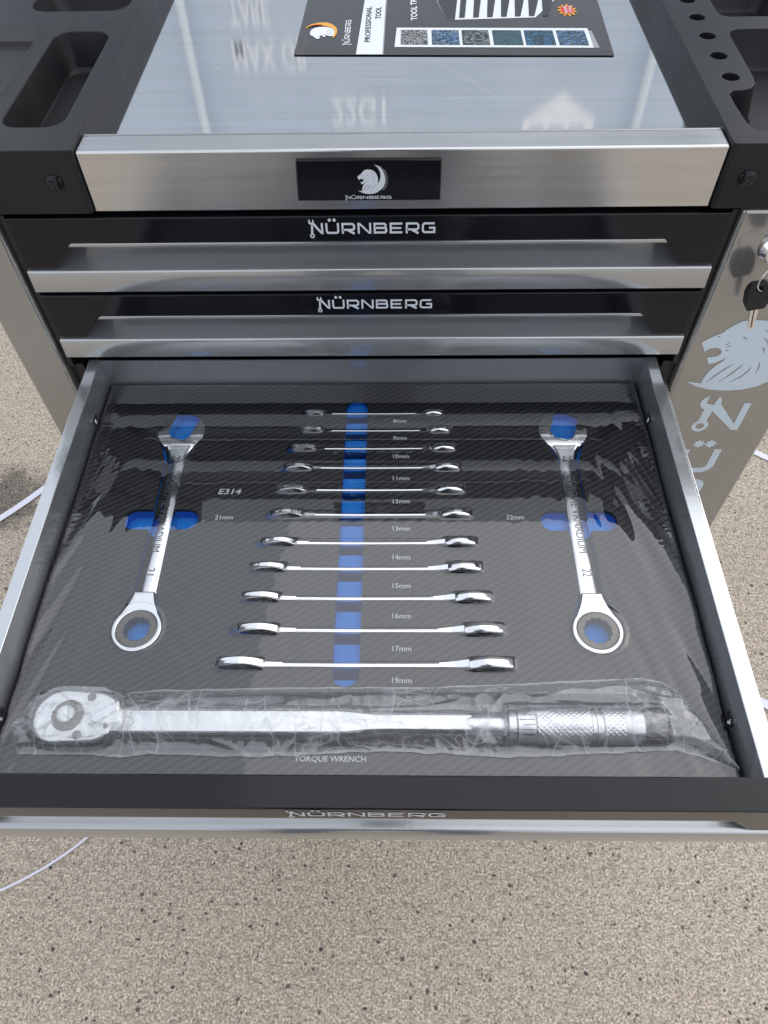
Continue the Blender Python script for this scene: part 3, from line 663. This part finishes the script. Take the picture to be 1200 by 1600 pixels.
for a, b, r in ((-.2130, .0150, .0034), (-.2175, -.0155, .0036), (-.1965, -.0085, .0022)): plate('rivet', [Hs(circle(a, b, r, 20))], [], .0080, .0092, m_gear, tq, bev=.0004)
def bar(name, secs, material):
    vs, fs = [], []; K = [(-1, -.82), (-.86, -1), (.86, -1), (1, -.82), (1, .82), (.86, 1), (-.86, 1), (-1, .82)]
    for x, a, b in secs: vs += [(x, u * a, v_ * b) for u, v_ in K]
    for i in range(len(secs) - 1):
        for j in range(8): fs.append((i * 8 + j, i * 8 + (j + 1) % 8, i * 8 + 8 + (j + 1) % 8, i * 8 + 8 + j))
    fs += [tuple(range(8))[::-1], tuple((len(secs) - 1) * 8 + j for j in range(8))]
    return mesh_obj(name, vs, fs, material, tq, smooth=50)
bar('tube_shank', [(-.192, .0092, .009), (-.020, .0092, .009), (-.012, .0090, .009), (.000, .0073, .0088), (.010, .0064, .0086), (.020, .0062, .0086), (.085, .0062, .0086)], m_satin)
plate('pin', [circle(-.180, -.001, .0044, 24)], [], .0080, .0098, m_satin, tq, bev=.0008)
lathe_x('scale_sleeve', [(.080, .0088), (.084, .0094), (.112, .0094), (.114, .0094)], m_satin, tq)
lathe_x('collar', [(.1195, .0100), (.1200, .0134), (.1330, .0138), (.1336, .0142)], m_knurl, tq)
lathe_x('collar_end', [(.112, .0094), (.1135, .0118), (.119, .0120), (.1195, .0100)], m_satin, tq)
for i in range(7):
    a = radians(40 + i * 16); x0 = .1205 if i % 2 else .1245
    mesh_obj('scale_mark', [(x0, .01385 * cos(a + e), .01385 * sin(a + e)) for e in (-.02, .02)] + [(.1325, .01405 * cos(a + e), .01405 * sin(a + e)) for e in (.02, -.02)], [(0, 1, 2, 3)], m_engr, tq)
def knurl(x, a):
    u = x / .0022; v_ = a * 22 / pi
    return .00055 * max(abs(((u + v_) % 2) - 1), abs(((u - v_) % 2) - 1)) - .0005
def knurled(name, x0, x1):
    nx = int((x1 - x0) / .00055); lathe_x(name, [(x0 + (x1 - x0) * i / nx, .0144) for i in range(nx + 1)], m_knurl, tq, 176, disp=knurl, smooth=180)
knurled('knurled_grip', .1340, .1760); knurled('knurled_grip', .1850, .2020)
lathe_x('grip_ring', [(.1755, .0138), (.1765, .0128), (.1795, .0128), (.1800, .0140), (.1815, .0140), (.1820, .0128), (.1845, .0128), (.1855, .0138)], m_knurl, tq)
lathe_x('grip_end', [(.2015, .0139), (.2025, .0143), (.2150, .0143), (.2165, .0132)], m_knurl, tq)
lathe_x('lock_knob', [(.2160, .010), (.2170, .0122), (.2310, .0120), (.2350, .0100), (.2360, .004)], m_gear, tq, disp=lambda x, a: .0005 * cos(a * 20))

# ------------------------------------------------------------------ shrink film over the insert
def nz(x, y, z=0.): return noise.noise(Vector((x, y, z)))
NX, NY = 560, 420
xs = np.linspace(-.2828, .2828, NX); ysg = np.linspace(-.4224, .0026, NY)
X, Y_ = np.meshgrid(xs, ysg, indexing='ij')
metal = np.full(X.shape, -1.0)
for s, xl, xr, y in WR:
    d = dims(s)
    for xc, R_, t in ((xl + d['ch'], d['Rj'], d['tj']), (xr - d['ch'], d['Rr'], d['tr'])):
        rim = (R_ + .0003) * np.sqrt(np.maximum(0, 1 - ((X - xc) / (R_ * 1.3 + .0003)) ** 2)) + .0012 - d['ws'] / 2 + .0003
        rim = np.where(np.abs(X - xc) < R_ * 1.3, rim, -1)
        metal = np.maximum(metal, np.where(np.abs(Y_ - y) < t / 2 + .0004, rim, -1))
    metal = np.maximum(metal, np.where((np.abs(Y_ - y) < d['ts'] / 2 + .0010) & (X > xl) & (X < xr), .0017, -1))
for s, x, yj, yr, yp in FLATW:
    metal = np.maximum(metal, np.where((np.hypot(X - x, Y_ - yr) < .024), .0022, -1))
dip = (X > -.259) & (X < .235) & (Y_ < -.3495) & (Y_ > -.3905)
base = np.full(X.shape, .0016)
low = np.where(dip, -.0155, np.maximum(base, metal))
h = low.copy()
for it in range(2):
    p_ = np.pad(h, 1, mode='edge'); b = (p_[:-2, 1:-1] + p_[2:, 1:-1] + p_[1:-1, :-2] + p_[1:-1, 2:]) / 4
    h = np.maximum(np.where(metal > 0, metal, -1), b) if it < 1 else np.maximum(np.where(metal > 0, metal - .0004, -1), b)
    h = np.where(dip, np.minimum(h, -.0150), h)
    h = np.maximum(h, np.where(dip, -1, .0008))
dx = FX + .001 - np.abs(X); dyb = FB - Y_; dyf = Y_ - FF
wr = np.zeros(X.shape); fine_ = np.zeros(X.shape); mid_ = np.zeros(X.shape)
for i in range(NX):
    for j in range(NY):
        x_, y_ = X[i, j], Y_[i, j]; e = dx[i, j]
        sg = 1 if x_ > 0 else -1
        if e < .16:
            wr[i, j] = nz(x_ * 46 + sg * y_ * 10, y_ * 4, 3.3) + .4 * nz(x_ * 105 + sg * y_ * 30, y_ * 9, 7.7)
        if e < .03 or dyb[i, j] < .02: fine_[i, j] = nz(x_ * 60, y_ * 320, 1.1) if e < .03 else nz(x_ * 320, y_ * 60, 1.1)
        mid_[i, j] = nz(x_ * 8, y_ * 8, 9.1) + .35 * nz(x_ * 26, y_ * 26, 4.4)
env = np.exp(-dx / .042)
h = h + wr * .0030 * env * np.clip((-Y_ - .02) / .1, 0, 1) + fine_ * .0004 * (np.exp(-dx / .009) + .4 * np.exp(-dyb / .006)) + mid_ * .00009
h = h + .0035 * np.exp(-dx / .03) * np.clip(-Y_ / .25, 0, 1)
h = h + 3e-6 * np.sin(2 * pi * (X - Y_) / .0152)
drop = lambda e, r: np.where(e < r, r - np.sqrt(np.maximum(0, r * r - (r - np.maximum(e, 0)) ** 2)), 0)
h = h - drop(dx, .005) - drop(dyb + .0004, .004)
vs = np.stack([X, Y_, h], -1).reshape(-1, 3)
ii, jj = np.meshgrid(np.arange(NX - 1), np.arange(NY - 1), indexing='ij'); a = (ii * NY + jj).ravel()
fs = np.stack([a, a + NY, a + NY + 1, a + 1], -1).tolist()
film = mesh_obj('film_wrap', vs.tolist(), fs, m_film, smooth=180); tag(film, 'clear glossy shrink film stretched over the carbon patterned foam', 'plastic film')

# ------------------------------------------------------------------ polythene bag round the torque wrench
top_e = [(-.270, -.372), (-.262, -.353), (-.240, -.347), (-.205, -.3475), (-.19, -.3495), (-.17, -.3475), (-.06, -.3445), (.05, -.344), (.12, -.341), (.19, -.337), (.2235, -.3355), (.240, -.339), (.252, -.349), (.262, -.366), (.270, -.386), (.2800, -.4075)]
bot_e = [(-.270, -.386), (-.262, -.399), (-.240, -.3995), (-.205, -.3995), (-.185, -.4015), (-.16, -.3985), (-.08, -.4005), (.018, -.3955), (.06, -.397), (.115, -.4000), (.18, -.3965), (.212, -.3950), (.238, -.3935), (.255, -.398), (.27, -.404), (.2800, -.4105)]
def interp(E, u):
    for (a, ya), (b, yb) in zip(E, E[1:]):
        if u <= b: k_ = max(0, (u - a) / (b - a)); return ya + (yb - ya) * k_
    return E[-1][1]
def wtop(x, y):                       # top surface of the wrench body
    q = y - ty
    def cyl(r): return sqrt(max(0, r * r - q * q)) if abs(q) < r else -9
    if x < -.186: return .0125 if hypot(max(0, max(-.2345 - x, x + .2085)), q - HY) < .0225 else -9
    if x < 0: return .0095 if abs(q) < .0100 else -9
    if x < .084: return .0090 if abs(q) < .0072 else -9
    if x < .112: return cyl(.0100)
    if x < .232: return cyl(.0152)
    return -9
BX, BY = 420, 56
xs = np.linspace(-.270, .2800, BX); gt = np.zeros((BX, BY)); yy = np.zeros((BX, BY)); wt = np.zeros((BX, BY)); cr = np.zeros((BX, BY))
for i, x_ in enumerate(xs):
    a, b = interp(top_e, x_), interp(bot_e, x_)
    a += .0007 * nz(x_ * 60, 5.0); b += .0012 * nz(x_ * 70, 8.0)
    for j in range(BY):
        v_ = j / (BY - 1); y_ = b + (a - b) * v_; yy[i, j] = y_
        wt[i, j] = wtop(x_, y_) + tz + .0008
        bl = .003 + .006 * (sin(pi * v_) ** .5 if 0 < v_ < 1 else 0)
        cl = 1.3 if x_ > .19 or x_ < -.18 else .8
        r1 = 1 - abs(nz(x_ * 22 + 2 * nz(x_ * 8, y_ * 16, 2), y_ * 60, .5)) * 2; r2 = 1 - abs(nz(x_ * 60, y_ * 40 + x_ * 40, 2.5)) * 2; r3 = (1 - abs(nz(x_ * 130, y_ * 130, 6.5)) * 2) * (1 if x_ > .2 else .25)
        cr[i, j] = cl * (.0016 * r1 ** 3 + .0008 * r2 ** 3 + .0005 * r3) * min(1, 5 * v_ * (1 - v_) + .15)
        gt[i, j] = bl
h = np.maximum(gt, wt)
for it in range(10):
    p_ = np.pad(h, 1, mode='edge'); b = (p_[:-2, 1:-1] + p_[2:, 1:-1] + p_[1:-1, :-2] + p_[1:-1, 2:]) / 4; h = np.maximum(np.maximum(wt, .0022), b)
vl = np.linspace(0, 1, BY); vloc = np.clip(np.minimum(vl / .30, (1 - vl) / .16), 0, 1)[None, :]; vloc = vloc * vloc * (3 - 2 * vloc); vloc = vloc ** .75
h = .0030 + (h - .0030) * vloc + np.abs(cr) * .8 + cr * .2
vs = [(xs[i], yy[i, j], max(h[i, j], wt[i, j] - .0002, .0030)) for i in range(BX) for j in range(BY)]
fs = [(i * BY + j, (i + 1) * BY + j, (i + 1) * BY + j + 1, i * BY + j + 1) for i in range(BX - 1) for j in range(BY - 1)]
bag = mesh_obj('plastic_bag', vs, fs, m_bag, smooth=180); tag(bag, 'crinkled clear polythene bag wrapped around the torque wrench', 'plastic bag')

# ------------------------------------------------------------------ keys
def make_key(name, label, loc, rot, blade=True):
    t = thing(name, label, 'key', loc, 'keys at the cabinet lock'); t.rotation_euler = rot
    bow = [(-.0085, -.004), (-.0105, -.010), (-.0105, -.022), (-.0075, -.029), (.0075, -.029), (.0105, -.022), (.0105, -.010), (.0085, -.004), (.006, -.001), (-.006, -.001)]
    plate('bow', [bow], [circle(0, -.0058, .0028, 16)], -.0042, .0042, m_abs, t, fr=lambda u, v_, w_: (u, w_, v_), bev=.0014, seg=3)
    if blade:
        bl = [(-.0034, -.0292), (.0034, -.0292), (.0034, -.036), (.0028, -.039), (.0034, -.042), (.0022, -.045), (.0030, -.048), (.0022, -.053), (-.0008, -.0560), (-.0030, -.053)]
        plate('blade', [bl], [], -.0010, .0010, m_satin, t, fr=lambda u, v_, w_: (u, w_, v_), bev=.0003)
        plate('blade_groove', [[(-.0010, -.031), (.0004, -.031), (.0004, -.052), (-.0010, -.052)]], [], -.0011, .0011, m_gear, t, fr=lambda u, v_, w_: (u, w_, v_))
    return t
make_key('key', 'black-headed key hanging from the wire ring', (.3490, -.0245, .1487), (0, radians(-13), 0))
KX = (PX - .0005, -.0085, PZ)
make_key('key', 'black-headed key pushed into the chrome lock', (KX[0] + .0005, -.040, PZ - .0), (radians(-90), 0, radians(0)), False).rotation_euler = (radians(-90), radians(90), 0)
box_k = None
rg = tube('key_ring', [(.0125 * cos(a), 0, .0125 * sin(a)) for a in [2 * pi * i / 40 for i in range(40)]], .0007, m_chrome, None, 8, True, loc=(.3563, -.0262, .1533 + H))
rg.rotation_euler = (0, 0, radians(25)); tag(rg, 'thin wire key ring joining the two black keys', 'key ring')

# ------------------------------------------------------------------ leaflet on the top sheet
lf = thing('leaflet', 'dark printed leaflet lying on the brushed steel top', 'leaflet', (-.0733, .2105, .2411)); lf.rotation_euler = (0, 0, radians(-1.84))
LW, LH = .3112, .208
m_paper = mat('leaflet_black', (.021, .018, .017), .2, coat=.5)
k = NT(m_paper); k.put(k.ramp(k.noise(k.coords((8, 420, 1)), 1, 3), [(.3, (.014, .012, .0115)), (.7, (.034, .028, .026))]), k.b.inputs['Base Color'])
m_pw = mat('leaflet_white', (.74, .76, .80), .3, coat=.4); m_yel = mat('leaflet_yellow', (.75, .36, .03), .3); m_red = mat('leaflet_red', (.62, .03, .02), .3); m_gy = mat('leaflet_grey', (.30, .31, .33), .3)
nx, ny = 30, 16; vs = []; ca, sa = cos(radians(1.84)), sin(radians(1.84))
lift = lambda u, v_: .0009
for zz in (0, -.00035): vs += [(LW * i / nx, LH * j / ny, lift(LW * i / nx, LH * j / ny) + zz) for i in range(nx + 1) for j in range(ny + 1)]
N1 = (nx + 1) * (ny + 1); fs = []
for i in range(nx):
    for j in range(ny):
        a = i * (ny + 1) + j; q = (a, a + ny + 1, a + ny + 2, a + 1); fs += [q, tuple(N1 + r_ for r_ in q[::-1])]
rim = [i * (ny + 1) for i in range(nx + 1)] + [nx * (ny + 1) + j for j in range(1, ny + 1)] + [i * (ny + 1) + ny for i in range(nx - 1, -1, -1)] + [j for j in range(ny - 1, 0, -1)]
for a, b in zip(rim, rim[1:] + rim[:1]): fs.append((a, a + N1, b + N1, b))
mesh_obj('sheet', vs, fs, m_paper, lf, smooth=30)
def wl2(x, y):            # table position -> leaflet position
    dx_, dy_ = x + .0733, y - .2105; return (dx_ * ca - dy_ * sa, dx_ * sa + dy_ * ca)
def pr(name, polys, material, lvl=1, sub=()):
    f = lambda u, v_, w_: (u, v_, lift(u, v_) + .0002 * lvl)
    return plate(name, [[wl2(*q) for q in P] for P in polys], [[wl2(*q) for q in P] for P in sub], 0, 0, material, lf, fr=f, flat=True)
R4 = lambda a, b, c, d: [(a, c), (b, c), (b, d), (a, d)]
def quadgrid(p00, p10, p11, p01, n_=6):
    o = []
    P = [Vector(q) for q in (p00, p10, p11, p01)]
    return [tuple(q) for q in P]
pr('white_band', [[(-.0122, .2092), (.0137, .2084), (.0169, .40), (-.0045, .40)]], m_pw); pr('rule', [[(.0139, .2084), (.0148, .2084), (.0181, .40), (.0170, .40)]], m_gy)
flift = lambda u, v_, w_: (u, v_, lift(u, v_) + .0004)
def ltext(body, x0, y0, length, hgt, material, bold=.0, lvl=2):     # reads away from the viewer
    vs, fs, _ = font_mesh(body, bold); out = []
    for u, v_ in vs:
        q = wl2(x0 - hgt * v_, y0 + length * u); out.append((q[0], q[1], lift(*q) + .0002 * lvl))
    return mesh_obj('lettering', out, fs, material, lf)
m_dk = mat('leaflet_ink', (.03, .03, .035), .4)
ltext('PROFESSIONAL', .0012, .2362, .086, .0058, m_dk, .02); ltext('TOOL', .0115, .2905, .030, .0062, m_dk, .02)
ltext('TOOL TROLLEY', .0492, .2858, .092, .0068, m_pw, .03)
# logo turned a quarter: up points left, right points away
A, B, x = [], [], 0
for ch in 'WÜRNBERG':
    a, b, W_ = letter(ch); A += [[(q[0] + x, q[1]) for q in P] for P in a]; B += [[(q[0] + x, q[1]) for q in P] for P in b]; x += W_ + .24
tf = lambda P: [[(-.0195 - q[1] * .0058, .2300 + q[0] * .0585 / (x - .24)) for q in poly] for poly in P]
pr('logo_lettering', tf(A), m_pw, 2, tf(B))
LK = .305e-3
pl = lambda u, v_: (-.0330 - (v_ + 11.7) * LK * .95, .2440 + (u + 3.7) * LK * 1.15)
HEAD = [q for q in LION[:16]] + [(74, 20), (66, 4), (43.3, -3), (20, -2)] + LION[37:]
pr('emblem', [[pl(*q) for q in HEAD]], m_pw, 2, [[pl(*q) for q in c] for c in LION_CUT[:3]])
cres = LION[16:36] + [(13.7, 0), (43, -3), (66, 4), (76, 20)]
pr('emblem_arc', [[pl(*q) for q in cres]], m_yel, 3)
pr('emblem_arc', [[pl(*q) for q in [(88, 44), (90, 60), (86, 76), (79, 90), (88, 80), (93, 64), (92, 46)]]], m_red, 4)
pr('frame', [[(.0255, .2244), (.2207, .2170), (.2209, .2618), (.0277, .2690)]], m_pw, 1); pr('frame_shadow', [[(.2208, .2170), (.2262, .2166), (.2240, .2560), (.2209, .2560)]], m_gy, 1)
def thumb(name, c0, c1, sc):
    m_ = mat(name, (.02, .05, .07), .3); k = NT(m_); v_ = k.coords((1, 1, 1))
    br = k.add('ShaderNodeTexBrick', {'Vector': v_, 'Color1': c4(*c0), 'Color2': c4(*c1), 'Mortar': c4(.006, .010, .012), 'Scale': sc, 'Mortar Size': .028, 'Bias': -.2, 'Brick Width': .5, 'Row Height': .16})
    n_ = k.noise(v_, sc * 6, 2); k.put(k.mix(k.ramp(n_, [(.44, (0, 0, 0)), (.52, (1, 1, 1))]), c4(.008, .014, .018), br.outputs[0]), k.b.inputs['Base Color']); return m_
tm = [thumb('thumb_sockets', (.55, .55, .52), (.12, .14, .13), 90), thumb('thumb_blue', (.05, .2, .45), (.35, .45, .5), 70), thumb('thumb_grey', (.14, .17, .16), (.3, .34, .32), 45), thumb('thumb_teal', (.03, .13, .18), (.1, .25, .3), 110), thumb('thumb_cyan', (.03, .2, .42), (.02, .06, .07), 60), thumb('thumb_bits', (.03, .14, .35), (.25, .4, .5), 80)]
for (a, b), mm in zip(((.0316, .0586), (.0627, .0903), (.0930, .1203), (.1238, .1530), (.1556, .1850), (.1880, .2168)), tm):
    sl = lambda x_: -.0378 * (x_ - .03)
    pr('picture', [[(a, .2290 + sl(a)), (b, .2290 + sl(b)), (b, .2632 + sl(b)), (a + .0003, .2632 + sl(a))]], mm, 2)
# printed picture of a trolley and a price burst
pr('printed_cabinet', [[(.0800, .2861), (.1714, .2895), (.2002, .340), (.215, .39), (.085, .395), (.0710, .3327)]], m_pw, 1)
pr('printed_side', [[(.0800, .2863), (.0880, .2868), (.0930, .340), (.094, .394), (.0852, .394), (.0715, .3325)]], m_dk, 2)
for i in range(7):
    a = .0925 + i * .0145; pr('printed_drawer', [[(a, .290 + i * .0004), (a + .0058, .2905 + i * .0004), (a + .0105 + i * .001, .34), (a + .013 + i * .001, .392), (a + .0085, .392), (a + .004, .34)]], m_dk, 2)
pr('burst', [[(.2062 + (.0105 if i % 2 else .0066) * cos(pi * i / 11) * 1.05, .3060 + (.0165 if i % 2 else .0105) * sin(pi * i / 11)) for i in range(22)]], m_yel, 2)
pr('burst', [[(.2062 + (.0078 if i % 2 else .0056) * cos(pi * i / 8), .3065 + (.0125 if i % 2 else .009) * sin(pi * i / 8)) for i in range(16)]], m_red, 3)
ltext('PACKED', .2062, .2975, .018, .0030, m_pw, .02, 4); ltext('TOOLS', .2108, .2990, .016, .0030, m_pw, .02, 4)

# ------------------------------------------------------------------ packing straps on the ground
m_strap = mat('white_strap', (.66, .65, .76), .35)
def strap(label, pts, wd):
    P = [Vector(q) for q in pts]; out = []
    for i in range(len(P) - 1):
        for k_ in range(6): 
            t = k_ / 6; p0 = P[max(i - 1, 0)]; p1 = P[i]; p2 = P[i + 1]; p3 = P[min(i + 2, len(P) - 1)]
            out.append(.5 * ((2 * p1) + (p2 - p0) * t + (2 * p0 - 5 * p1 + 4 * p2 - p3) * t * t + (3 * p1 - p0 - 3 * p2 + p3) * t ** 3))
    out.append(P[-1]); vs, fs = [], []
    for i, q in enumerate(out):
        d = (out[min(i + 1, len(out) - 1)] - out[max(i - 1, 0)]); d.z = 0; d.normalize(); n_ = Vector((-d.y, d.x, 0)) * wd / 2
        vs += [q + n_, q - n_, q - n_ + Vector((0, 0, .0009)), q + n_ + Vector((0, 0, .0009))]
    for i in range(len(out) - 1):
        for j in range(4): fs.append((4 * i + j, 4 * i + (j + 1) % 4, 4 * i + 4 + (j + 1) % 4, 4 * i + 4 + j))
    fs += [(3, 2, 1, 0), tuple(4 * (len(out) - 1) + j for j in range(4))]
    o = mesh_obj('packing_strap', vs, fs, m_strap, loc=(0, 0, 0)); tag(o, label, 'strap', 'packing straps on the concrete')
strap('white plastic strap crossing the dark oil stain', [(-1.05, .08, .004), (-.90, .185, .003), (-.7854, .293, .002), (-.7165, .370, .002), (-.60, .52, .003), (-.50, .70, .003)], .014)
strap('thin white strap curving out from beneath the open drawer', [(-.75, -.445, .003), (-.66, -.428, .002), (-.5684, -.3905, .002), (-.4950, -.3480, .002), (-.4400, -.2960, .002), (-.405, -.22, .003), (-.40, -.12, .003)], .0036)
strap('white strap on the concrete beside the wide lion post', [(.62, .58, .002), (.72, .515, .002), (.7952, .4640, .002), (.8141, .4500, .002), (.95, .36, .003)], .014)
strap('white strap on the concrete to the right of the open drawer', [(.45, .0, .003), (.56, -.048, .002), (.6395, -.0875, .002), (.6564, -.0965, .002), (.80, -.18, .003)], .016)

# ------------------------------------------------------------------ freight container standing behind the trolley (mirrored in the steel top)
m_cont = mat('container_paint', (.58, .66, .76), .55)
k = NT(m_cont); k.put(k.ramp(k.noise(k.coords(), 3, 5, .6), [(.3, (.50, .56, .64)), (.7, (.58, .64, .72))]), k.b.inputs['Base Color'])
ct = thing('freight_container', 'pale blue steel freight container behind the trolley, mirrored in its top', 'container', (0, 1.9, -H))
m_rod = mat('container_rod', (.72, .75, .78), .5)
m_cw = mat('container_lettering', (.9, .9, .9), .6)
def ckid(o): return o
box('body', -1.22, 1.22, .06, 4.0, .12, 2.6, m_cont, ct)
for s_ in (-1, 1):
    box('door', *((-1.16, .97) if s_ < 0 else (.985, 1.16)), .0, .055, .2, 2.52, m_cont, ct, .006)
    box('corner_post', min(s_ * 1.165, s_ * 1.22), max(s_ * 1.165, s_ * 1.22), -.01, .058, .0, 2.6, m_cont, ct, .006)
    for xb in (.7 + .1 * s_,):
        tube('lock_rod', [(s_ * xb, -.035, .25 + i * .45) for i in range(6)], .013, m_rod, ct, 10)
CF = lambda u, v_, w_: (u, -w_, v_)
text('lettering', '22G1', -.187, -.011, 1.722, 1.812, .003, m_cw, ct, fr=CF, bold=.02)
text('lettering', 'MAX GR.', -.478, -.235, 1.552, 1.640, .003, m_cw, ct, fr=CF, bold=.02)
text('lettering', 'TARE', -.470, -.350, 1.440, 1.515, .003, m_cw, ct, fr=CF, bold=.02)
text('lettering', '30480 KG', -.187, .068, 1.825, 1.85, .003, m_cw, ct, fr=CF)
plate('warning_sticker', [[(.439, 1.93), (.439, 1.80), (.555, 1.715), (.672, 1.80), (.672, 1.93)]], [rrect(.46 + i * .066, .51 + i * .066, 1.82, 1.89, .01) for i in range(3)], 0, .003, m_cw, ct, fr=CF)

# ------------------------------------------------------------------ the person taking the picture (mirrored in the glossy fronts)
m_pers = mat('clothed_person', (.02, .025, .05), .8)
k = NT(m_pers); sz_ = k.add('ShaderNodeSeparateXYZ', {0: k.coords()})
k.put(k.ramp(k.math('DIVIDE', sz_.outputs[2], 2.0), [(0, (.02, .02, .02)), (.05, (.02, .02, .02)), (.055, (.018, .028, .06)), (.49, (.018, .028, .06)), (.495, (.02, .03, .07)), (.735, (.02, .03, .07)), (.74, (.5, .3, .22))]), k.b.inputs['Base Color'])
for n_ in k.n:
    if n_.type == 'VALTORGB': n_.color_ramp.interpolation = 'CONSTANT'
PV = [(0, -1.02, .95, .15), (0, -1.03, 1.12, .14), (0, -1.03, 1.30, .15), (0, -1.02, 1.43, .075), (0, -1.0, 1.50, .06), (0, -.98, 1.58, .085), (0, -.97, 1.68, .09), (0, -.98, 1.76, .05)]
PE = [(i, i + 1) for i in range(7)]
for s_ in (-1, 1):
    n0 = len(PV)
    PV += [(s_ * .10, -1.02, .86, .095), (s_ * .12, -1.0, .50, .062), (s_ * .13, -1.03, .10, .048), (s_ * .14, -.98, .04, .045), (s_ * .15, -.88, .035, .035)]
    PE += [(0, n0), (n0, n0 + 1), (n0 + 1, n0 + 2), (n0 + 2, n0 + 3), (n0 + 3, n0 + 4)]
    n0 = len(PV)
    PV += [(s_ * .19, -1.03, 1.38, .065), (s_ * .25, -1.0, 1.14, .048), (s_ * .14, -.80, 1.18, .038), (s_ * .095, -.71, 1.225, .03)]
    PE += [(2, n0), (n0, n0 + 1), (n0 + 1, n0 + 2), (n0 + 2, n0 + 3)]
    for f_ in range(5):
        m0 = len(PV); z_ = 1.255 - f_ * .016
        if f_ == 4: PV += [(s_ * .075, -.70, 1.245, .010), (s_ * .06, -.685, 1.26, .009)]
        else: PV += [(s_ * .088, -.675, z_, .0095), (s_ * .068, -.662, z_ + .004, .0085)]
        PE += [(n0 + 3, m0), (m0, m0 + 1)]
me = bpy.data.meshes.new('person'); me.from_pydata([q[:3] for q in PV], PE, [])
po = bpy.data.objects.new('person', me); COL.objects.link(po); me.materials.append(m_pers)
md = po.modifiers.new('skin', 'SKIN'); md.use_smooth_shade = True
for sv, q in zip(me.skin_vertices[0].data, PV): sv.radius = (q[3], q[3])
me.skin_vertices[0].data[0].use_root = True
md2 = po.modifiers.new('sub', 'SUBSURF'); md2.levels = 1; md2.render_levels = 1
tag(po, 'person in dark blue clothes holding a phone, mirrored in the glossy drawer fronts', 'person')
pos = bpy.data.objects.new('phone', None)
ph = plate('phone', [rrect(-.036, .036, -.074, .074, .009)], [], -.004, .004, m_black, None, bev=.0012); ph.location = cam_o.matrix_world @ Vector((-.02, .04, .022)); ph.rotation_euler = cam_o.rotation_euler
tag(ph, 'black phone held out by the person over the drawer', 'phone'); 
bpy.data.objects.remove(pos)
